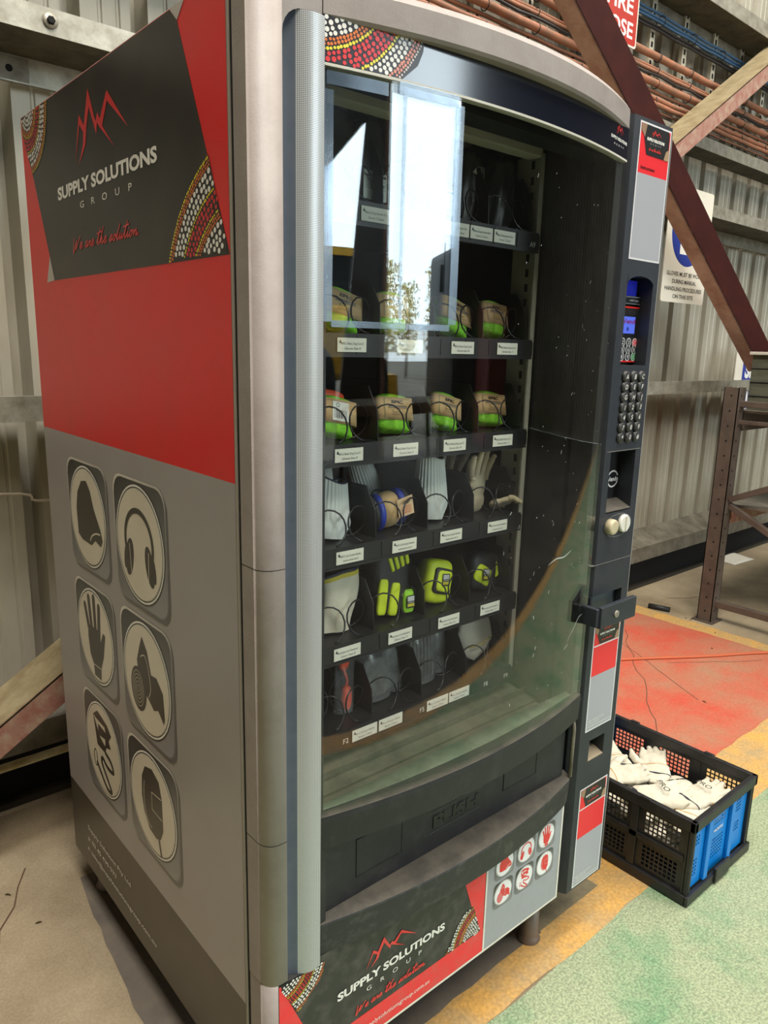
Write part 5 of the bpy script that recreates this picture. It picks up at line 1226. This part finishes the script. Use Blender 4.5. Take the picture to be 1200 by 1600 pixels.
hiv_pack('black and yellow glove pack at the right end of the fifth shelf', 0.690, 0.150, 0.092, 0.085, 0.15, 2)

# --- bottom shelf
zF = shelf_z('F')+0.002
def flatbag(name, label, cat, x, y, w_, h, tilt, inner, ih=0.8, d=0.016):
    t = thing(name, label, cat, (x, y, zF), None, (-0.12, tilt, 0))
    inner(t, w_, h*ih)
    mb = MB(); mb.grid(lambda u, v: (w_/2*math.cos(2*math.pi*u)*(1+0.03*math.sin(9*v+20*u)), d*(1-v**3*0.9)*math.sin(2*math.pi*u)*(1+0.08*math.sin(14*v)), h*v), 30, 16); mb.build('clear_bag', M_poly, t, org=(0, 0, 0), fix=False)
    return t
def in_red(t, w_, h):
    mb = MB(); mb.grid(lambda u, v: Vector(spts(u, v, 0.013, 0.007, 0.022, 0.8, 0.8))+Vector((-0.004, 0, h*0.86)), 16, 10); mb.build('ear_plug_case', M_ora, t, org=(0, 0, 0))
    mb = MB(); mb.tube(spline([(-0.004, 0, h*0.7), (0.004, -0.002, h*0.5), (-0.002, 0, h*0.35), (0.006, 0, h*0.22)]), [0.004]*19, 6); mb.build('plug_cord', M_ora, t, org=(0, 0, 0))
    mb = MB(); mb.grid(lambda u, v: Vector(spts(u, v, 0.012, 0.008, 0.026, 0.8, 0.8))+Vector((0.006, 0, h*0.22)), 16, 10); mb.build('ear_plug_case', M_ora, t, org=(0, 0, 0))
flatbag('ear_plug_bag', 'narrow clear bag with bright orange-red ear plugs on the bottom shelf', 'ear plugs', 0.308, 0.145, 0.046, 0.128, 0.12, in_red, 0.95, 0.010)
def in_dark(t, w_, h):
    mb = MB(); mb.grid(lambda u, v: Vector(spts(u, v, w_*0.42, 0.010, h*0.36, 0.4, 0.5))+Vector((0, 0, h*0.42)), 24, 14); mb.build('dark_pouch', M_grey_fabric, t, org=(0, 0, 0))
flatbag('pouch_bag', 'clear bag holding a dark grey pouch, second on the bottom shelf', 'bag', 0.392, 0.150, 0.082, 0.140, 0.03, in_dark)
flatbag('pouch_bag', 'bluish clear zip bag standing between the spirals of the bottom shelf', 'bag', 0.452, 0.165, 0.052, 0.150, -0.1, in_dark)
def in_strip(t, w_, h):
    for i in range(7):
        mb = MB(); x = -w_*0.38+i*w_*0.127; mb.tube([(x, -0.002, 0.01), (x, -0.006, h*0.6), (x+0.002, -0.002, h)], 0.0052, 8); mb.build('rolled_finger', M_grey_fabric, t, org=(0, 0, 0))
flatbag('striped_glove_bag', 'clear bag of dark striped gloves with white print in the middle of the bottom shelf', 'bag', 0.520, 0.150, 0.080, 0.150, 0.02, in_strip)
flatbag('striped_glove_bag', 'second clear bag of dark striped gloves beside the white masks', 'bag', 0.586, 0.170, 0.045, 0.140, 0.06, in_strip)
for k in range(4):
    t = thing('dust_mask', ('front', 'second', 'third', 'rearmost')[k]+' white dust mask of the row at the right of the bottom shelf', 'mask', (0.690-0.010*k, 0.150+0.040*k, zF), 'white dust masks in the bottom right lane', (-0.15, 0.12, 0.0))
    mb = MB(); mb.grid(lambda u, v: (0.060*math.sin(math.pi*v)**0.6*math.cos(2*math.pi*u)*(1+0.02*math.sin(8*v)), -0.030*math.sin(math.pi*v*0.5)**2*0+0.018*math.sin(2*math.pi*u)*math.sin(math.pi*v)**0.8, 0.004+0.120*v), 30, 18); o = mb.build('mask_shell', M_latex, t, org=(0, 0, 0)); soft_mod(o, None, 0, (0.010, 0.03))
    mb = MB(); mb.tube([(-0.04, -0.019, 0.04), (0, -0.024, 0.045), (0.04, -0.019, 0.06)], 0.0012, 5); mb.build('mask_strap', mat('yellow_hem', (204, 186, 60), 0.7), t, org=(0, 0, 0))

# ------------------------------------------------------------------ clear document sleeve taped on the glass
M_sleeve = glassmat('sleeve_plastic', 1.5, (0.97, 0.99, 1.0), 0.012, (200, 220, 235), 6, extra=0.0)
M_tape = glassmat('clear_tape', 1.5, (0.86, 0.91, 0.96), 0.30, (170, 195, 220), 9, 0.15, (1, 1, 0.3))
t = thing('document_sleeve', 'clear plastic document sleeve taped to the upper left of the glass', 'sleeve', (0.19, -0.1, 1.41))
def SLV(u, v, h): # u along the sleeve 0..1, v height
    x = 0.1015+0.2105*u; return onbow(x, v, h+0.0015)
def slab_on(mb, u0, u1, v0, v1, h0, h1):
    n = max(1, int(abs(u1-u0)/0.05)); b = len(mb.v)
    n = max(2, n*2); mb.grid(lambda s_, t_: SLV(u0+(u1-u0)*s_, v0+(v1-v0)*t_, h1), n, 1); mb.grid(lambda s_, t_: SLV(u0+(u1-u0)*s_, v0+(v1-v0)*(1-t_), h0), n, 1)
mb = MB(); slab_on(mb, 0.0, 0.545, 1.412, 1.712, 0.0, 0.001); mb.build('sleeve_pocket', M_sleeve, t, fix=False)
mb = MB(); slab_on(mb, 0.555, 1.0, 1.412, 1.722, 0.0, 0.001); mb.build('sleeve_pocket', M_sleeve, t, fix=False)
for q in ((-0.015, 0.045, 1.412, 1.70), (0.535, 0.56, 1.412, 1.722), (0.96, 1.03, 1.415, 1.716), (0.04, 0.97, 1.405, 1.414), (0.0, 0.42, 1.706, 1.722), (0.50, 0.98, 1.712, 1.728)):
    mb = MB(); slab_on(mb, *q, 0.0012, 0.0018); mb.build('tape_strip', M_tape, t, fix=False)

# ------------------------------------------------------------------ folding crate with white gloves
CX0, CX1, CY0, CY1, CH = 1.155, 1.500, -0.197, 0.285, 0.242
crate = thing('folding_crate', 'black folding crate with blue end panel full of white gloves beside the machine', 'crate', ((CX0+CX1)/2, (CY0+CY1)/2, 0))
M_cb = mat('crate_black', (26, 26, 28), 0.42, rgb2=(40, 40, 40), scale=30); M_cblue2 = mat('crate_blue', (0, 128, 214), 0.4)
def lattice(fn, W, Hh, zones, name, m, parent, cell=0.0125, web=0.0035, th=0.002):
    """plate W x Hh with square holes inside zones (u0, v0, u1, v1)"""
    us = set([0, W]); vs = set([0, Hh])
    for (a, b, c, d) in zones:
        k = int((c-a)/cell)
        for i in range(k): us |= {a+i*cell+web/2, a+(i+1)*cell-web/2}
        k = int((d-b)/cell)
        for i in range(k): vs |= {b+i*cell+web/2, b+(i+1)*cell-web/2}
    us = sorted(us); vs = sorted(vs); mb = MB()
    for i in range(len(us)-1):
        for j in range(len(vs)-1):
            cu, cv = (us[i]+us[i+1])/2, (vs[j]+vs[j+1])/2; hole = False
            for (a, b, c, d) in zones:
                nu, nv = int((c-a)/cell), int((d-b)/cell)
                if a < cu < a+nu*cell and b < cv < b+nv*cell:
                    fu = ((cu-a) % cell); fv = ((cv-b) % cell)
                    if web/2 < fu < cell-web/2 and web/2 < fv < cell-web/2: hole = True
            if not hole: mb.poly([fn(us[i], vs[j]), fn(us[i+1], vs[j]), fn(us[i+1], vs[j+1]), fn(us[i], vs[j+1])])
    # weld
    bm = bmesh.new(); me = bpy.data.meshes.new('x'); me.from_pydata(mb.v, [], mb.f); bm.from_mesh(me); bmesh.ops.remove_doubles(bm, verts=bm.verts, dist=1e-5)
    mb2 = MB(); bm.verts.index_update(); mb2.v = [tuple(v.co) for v in bm.verts]
    for f in bm.faces: mb2.face([v.index for v in f.verts])
    bm.free(); bpy.data.meshes.remove(me)
    return mb2.build(name, m, parent, solid=th)
LY = CY1-CY0
lz = []
for c in range(3):
    u = 0.035+c*0.150
    lz += [(u, 0.030, u+0.112, 0.100), (u, 0.128, u+0.112, 0.198)]
lattice(lambda u, v: (CX0+0.006, CY0+u, v+0.012), LY, 0.215, lz, 'side_lattice', M_cb, crate)
lattice(lambda u, v: (CX1-0.006, CY0+u, v+0.012), LY, 0.215, lz, 'side_lattice', M_cb, crate)
ez = [(0.028, 0.03, 0.066, 0.09), (0.028, 0.12, 0.066, 0.16), (0.125, 0.035, 0.200, 0.105), (0.125, 0.135, 0.200, 0.165), (0.262, 0.06, 0.300, 0.10), (0.262, 0.12, 0.300, 0.165)]
LXc = CX1-CX0
lattice(lambda u, v: (CX0+u, CY0+0.012, v+0.030), LXc, 0.185, ez, 'end_panel', M_cblue2, crate, cell=0.0105)
lattice(lambda u, v: (CX0+u, CY1-0.012, v+0.030), LXc, 0.185, ez, 'end_panel', M_cblue2, crate, cell=0.0105)
for yy in (CY0, CY1-0.012):
    for x in (CX0+0.088, CX0+0.218):
        mb = MB(); mb.box(x, x+0.022, yy+0.001, yy+0.011, 0.032, 0.205); mb.build('blue_rib', M_cblue2, crate, bevel=0.002)
mb = MB()
for (xa, ya, xb, yb_) in ((CX0-0.004, CY0-0.004, CX1+0.004, CY0+0.012), (CX0-0.004, CY1-0.012, CX1+0.004, CY1+0.004), (CX0-0.004, CY0-0.004, CX0+0.012, CY1+0.004), (CX1-0.012, CY0-0.004, CX1+0.004, CY1+0.004)):
    mb.box(xa, xb, ya, yb_, CH-0.030, CH)
mb.build('rim', M_cb, crate, bevel=0.003)
mb = MB(); mb.box(CX0, CX1, CY0, CY1, 0.0, 0.014)
for (xa, ya, xb, yb_) in ((CX0-0.006, CY0-0.006, CX1+0.006, CY0+0.006), (CX0-0.006, CY1-0.006, CX1+0.006, CY1+0.006), (CX0-0.006, CY0, CX0+0.006, CY1), (CX1-0.006, CY0, CX1+0.006, CY1)): mb.box(xa, xb, ya, yb_, 0.004, 0.030)
mb.build('base', M_cb, crate, bevel=0.002)
for x in (CX0, CX1-0.018):
    for y in (CY0+0.001, CY1-0.019):
        mb = MB(); mb.box(x, x+0.018, y, y+0.018, 0.02, CH-0.02); mb.build('corner_post', M_cb, crate, bevel=0.002)
for x in (CX0-0.001, CX1-0.009):
    mb = MB(); mb.box(x, x+0.010, CY0+0.02, CY1-0.02, 0.117, 0.133)
    for c in range(2): mb.box(x, x+0.010, CY0+0.152+c*0.150, CY0+0.174+c*0.150, 0.02, CH-0.02)
    mb.build('side_rib', M_cb, crate, bevel=0.001)
mb = MB(); mb.box(CX0+0.135, CX0+0.215, CY0-0.012, CY0-0.002, 0.006, 0.050); mb.build('latch', M_cb, crate, bevel=0.003)
for x in (CX0-0.006, CX1-0.006):
    for y in (CY0+0.12, CY0+0.36): mb = MB(); mb.box(x, x+0.012, y, y+0.03, CH-0.002, CH+0.004); mb.build('rim_stud', M_cb, crate, bevel=0.003)
D = Decal(lambda u, v, h: (u, CY0+0.0095-h, v)); D.text('VICKERS', CX0+0.160, 0.148, 0.012, (226, 230, 232), 1, bold=0.03, width=0.052, ang=0.0); D.build('crate_lettering', crate, M_ink)

M_stitch = mat('gold_stitch', (206, 160, 84), 0.7)
def white_glove(label, loc, rot, s=1.0, seed=0, pro=False):
    t = thing('cotton_glove', label, 'glove', loc, 'white work gloves in the folding crate', rot); t.scale = (s, s, s)
    o = glove_mesh(0.35, 0.05, 0.0120, 0.050, 0.08, seed=seed, flat=0.85).build('glove_body', M_latex, t, org=(0, 0, 0)); soft_mod(o, 0.003, 6, (0.012, 0.045))
    def sw(m, k=0.001): q = m.modifiers.new('w', 'SHRINKWRAP'); q.target = o; q.offset = k; q.wrap_method = 'NEAREST_SURFACEPOINT'; return m
    mb = MB(); n = 40; mb.grid(lambda u, v: (0.060*math.cos(2*math.pi*u), 0.030*math.sin(2*math.pi*u), 0.022+0.0022*v), n, 1); sw(mb.build('stitch_line', M_stitch, t, org=(0, 0, 0)))
    mb = MB(); mb.grid(lambda u, v: (0.055*math.cos(2*math.pi*u), 0.026*math.sin(2*math.pi*u), -0.030+0.0035*v), n, 1); sw(mb.build('navy_hem', M_navy, t, org=(0, 0, 0)), 0.0015)
    if pro:
        D = Decal(lambda u, v, h: (u, -0.030, v), 0, 0)
        D.text('PRO', 0.0, 0.045, 0.026, (50, 50, 52), 0, bold=0.01); D.build('glove_print', t, M_ink, org=(0, 0, 0))
        q = t.children[-1].modifiers.new('w', 'SHRINKWRAP'); q.target = o; q.wrap_method = 'PROJECT'; q.use_project_y = True; q.use_positive_direction = True; q.use_negative_direction = False; q.offset = -0.0008
    return t
PIH = math.pi/2
GL = [('white glove printed PRO lying nearest the middle of the crate', (1.255, -0.010, 0.178), (-PIH, 0.12, -2.0), True),
      ('white glove printed PRO lying near the blue end of the crate', (1.355, -0.090, 0.172), (-PIH, 0.0, -1.75), True),
      ('white glove at the front corner of the crate by the blue end', (1.262, -0.130, 0.160), (-PIH, 0.15, -1.3), False),
      ('white glove with gold stitching against the far rim of the crate', (1.385, 0.040, 0.180), (-PIH, -0.1, -1.0), False),
      ('white glove nearest the machine side edge of the crate', (1.250, 0.120, 0.182), (-PIH, 0.1, -2.2), False),
      ('white glove near the back of the crate behind the PRO glove', (1.345, 0.140, 0.176), (-PIH, 0.0, -0.6), False),
      ('white glove tucked under the far rim at the blue end', (1.410, -0.030, 0.150), (-PIH, 0.1, 2.6), False),
      ('white glove low along the left lattice of the crate', (1.245, 0.055, 0.150), (-PIH, 0.1, 3.0), False)]
for i, (lab, loc, rot, pro) in enumerate(GL): white_glove(lab, loc, rot, 0.95, 20+i, pro)
for i in range(8):
    white_glove('white work glove in the lower layer of the crate, seen through the lattice', (CX0+0.11+0.12*(i % 2), CY0+0.11+0.085*(i//2), 0.075+0.02*(i % 3)), (-PIH, 0.2*((i % 3)-1), (-0.7, 0.7, 2.4, -2.4)[i % 4]), 0.85, 40+i)
t = thing('snack_packet', 'red, blue and yellow packet under the gloves at the back of the crate', 'packet', (1.27, 0.235, 0.19), None, (0.3, 0.2, 0.4))
for i, c in enumerate(((206, 40, 40), (40, 110, 190), (220, 180, 60))):
    mb = MB(); mb.grid(lambda u, v: (-0.05+0.1*u, (-0.03+0.02*i)+0.02*v, 0.012*math.sin(math.pi*u)), 10, 3); mb.build('packet_panel', mat('packet_%s' % ('red', 'blue', 'yellow')[i], c, 0.4), t, org=(0, 0, 0), solid=0.002)

# ------------------------------------------------------------------ yard outside the openings and shed things that the glass reflects
yd = MB(); yd.box(-40, 60, -70, -8.0, -0.12, -0.02); struct('ground_outside', yd, mat('yard_gravel', (120, 112, 98), 0.9, rgb2=(90, 84, 72), scale=0.6))
M_my = mat('machine_yellow', (222, 168, 40), 0.5); M_tyre = mat('tyre', (24, 24, 24), 0.8); M_dkgl = mat('cab_glass', (30, 36, 40), 0.1)
ldr = thing('wheel_loader', 'yellow wheel loader parked in the yard outside the openings', 'loader', (2.9, -12.5, 0))
mb = MB(); mb.box(-1.6, 1.6, -0.9, 0.9, 0.8, 1.9); mb.build('loader_body', M_my, ldr, org=(0, 0, 0), bevel=0.12)
mb = MB(); mb.cur = 0; mb.box(-0.9, 0.7, -0.8, 0.8, 1.85, 2.05); mb.box(-0.95, 0.75, -0.85, 0.85, 2.85, 2.98)
for x in (-0.9, 0.62):
    for y in (-0.8, 0.72): mb.box(x, x+0.08, y, y+0.08, 2.0, 2.9)
mb.cur = 1; mb.box(-0.86, 0.66, -0.76, 0.76, 2.05, 2.85); mb.build('cab', [M_my, M_dkgl], ldr, org=(0, 0, 0))
for x in (-1.15, 1.15):
    for y in (-1.0, 1.0): mb = MB(); mb.lathe([(0.35, y-0.22), (0.68, y-0.22), (0.72, y-0.15), (0.72, y+0.15), (0.68, y+0.22), (0.35, y+0.22)], (x, 0, 0.70), 28, 'y'); mb.build('wheel', M_tyre, ldr, org=(0, 0, 0))
mb = MB(); mb.extrude([(1.5, -1.1, 0.1), (2.5, -1.1, 0.05), (2.3, -1.1, 0.9), (1.6, -1.1, 0.9)], (0, 2.2, 0)); mb.build('bucket', M_my, ldr, org=(0, 0, 0))
M_leaf = mat('gum_leaves', (206, 178, 84), 0.8, rgb2=(130, 128, 66), scale=2); M_bark = mat('bark', (110, 92, 76), 0.9)
for i, (x, y, h) in enumerate(((5.0, -30, 4.2), (8.5, -31, 4.6), (12.0, -30, 5.0), (15.5, -32, 4.4), (19.0, -31, 5.2))):
    t = thing('gum_tree', ('leftmost', 'second', 'middle', 'fourth', 'rightmost')[i]+' gum tree of the row beyond the yard, mirrored in the glass', 'tree', (x, y, 0), 'gum trees beyond the yard')
    mb = MB(); mb.tube([(0, 0, 0), (0.1, 0, h*0.4), (0, 0.1, h*0.8)], [0.16, 0.11, 0.05], 8); mb.build('trunk', M_bark, t, org=(0, 0, 0))
    mb = MB(); rnd = random.Random(i)
    for k in range(900):
        a = rnd.uniform(0, 6.28); r = rnd.uniform(0.2, 1.5); z = rnd.uniform(h*0.25, h); p = Vector((r*math.cos(a), r*math.sin(a), z)); d = Vector((rnd.uniform(-1, 1), rnd.uniform(-1, 1), rnd.uniform(-1, 0.3))).normalized()*0.22; e = d.cross(Vector((0, 1, 0.3))).normalized()*0.07
        mb.poly([p, p+d*0.5+e, p+d, p+d*0.5-e])
    mb.build('crown', M_leaf, t, org=(0, 0, 0), fix=False)
tr_ = thing('parked_truck', 'dark parked truck with a mirror arm at the edge of the wide opening', 'truck', (6.75, -9.6, 0))
mb = MB(); mb.box(-0.35, 1.6, -1.2, 1.0, 0.5, 2.9); mb.build('truck_cab', mat('truck_paint', (38, 38, 42), 0.4), tr_, org=(0, 0, 0), bevel=0.1)
mb = MB(); mb.tube([(-0.35, 0.6, 2.0), (-0.75, 0.7, 2.15), (-0.78, 0.7, 2.9)], 0.02, 6); mb.build('mirror_arm', M_gap, tr_, org=(0, 0, 0))
mb = MB(); mb.box(-0.95, -0.78, 0.66, 0.72, 2.2, 2.6); mb.build('mirror', M_gap, tr_, org=(0, 0, 0), bevel=0.02)
for y in (-0.8, 0.7): mb = MB(); mb.lathe([(0.2, y-0.14), (0.5, y-0.14), (0.5, y+0.14), (0.2, y+0.14)], (0.4, 0, 0.5), 24, 'y'); mb.build('truck_wheel', M_tyre, tr_, org=(0, 0, 0))
M_wood = mat('bench_wood', (92, 66, 44), 0.7, rgb2=(64, 46, 32), scale=5)
bench = thing('work_bench', 'brown timber work bench standing in the shed, mirrored in the glass', 'bench', (2.6, -5.4, 0))
mb = MB(); mb.box(-1.3, 1.3, -0.4, 0.4, 0.80, 0.90); mb.build('bench_top', M_wood, bench, org=(0, 0, 0), bevel=0.01)
mb = MB(); mb.box(-1.2, 0.2, -0.36, 0.36, 0.62, 0.80); mb.build('drawer_box', M_wood, bench, org=(0, 0, 0))
for x in (-1.2, 1.12):
    for y in (-0.36, 0.28): mb = MB(); mb.bar((x, y, 0), (x*0.9, y, 0.8), 0.08, 0.08, up=(0, 1, 0)); mb.build('leg', M_wood, bench, org=(0, 0, 0))
cab = thing('red_cabinet', 'tall dark red steel cabinet standing in the shed behind the viewer', 'cabinet', (7.6, -7.2, 0))
mb = MB(); mb.box(-0.6, 0.6, -0.4, 0.4, 0, 2.0); mb.build('cabinet_body', mat('dark_red_paint', (110, 36, 30), 0.5), cab, org=(0, 0, 0), bevel=0.01)
for x in (-0.3, 0.3): mb = MB(); mb.box(x-0.28, x+0.28, 0.4, 0.415, 0.05, 1.95); mb.build('cabinet_door', mat('dark_red_paint', (110, 36, 30), 0.5), cab, org=(0, 0, 0), bevel=0.005)
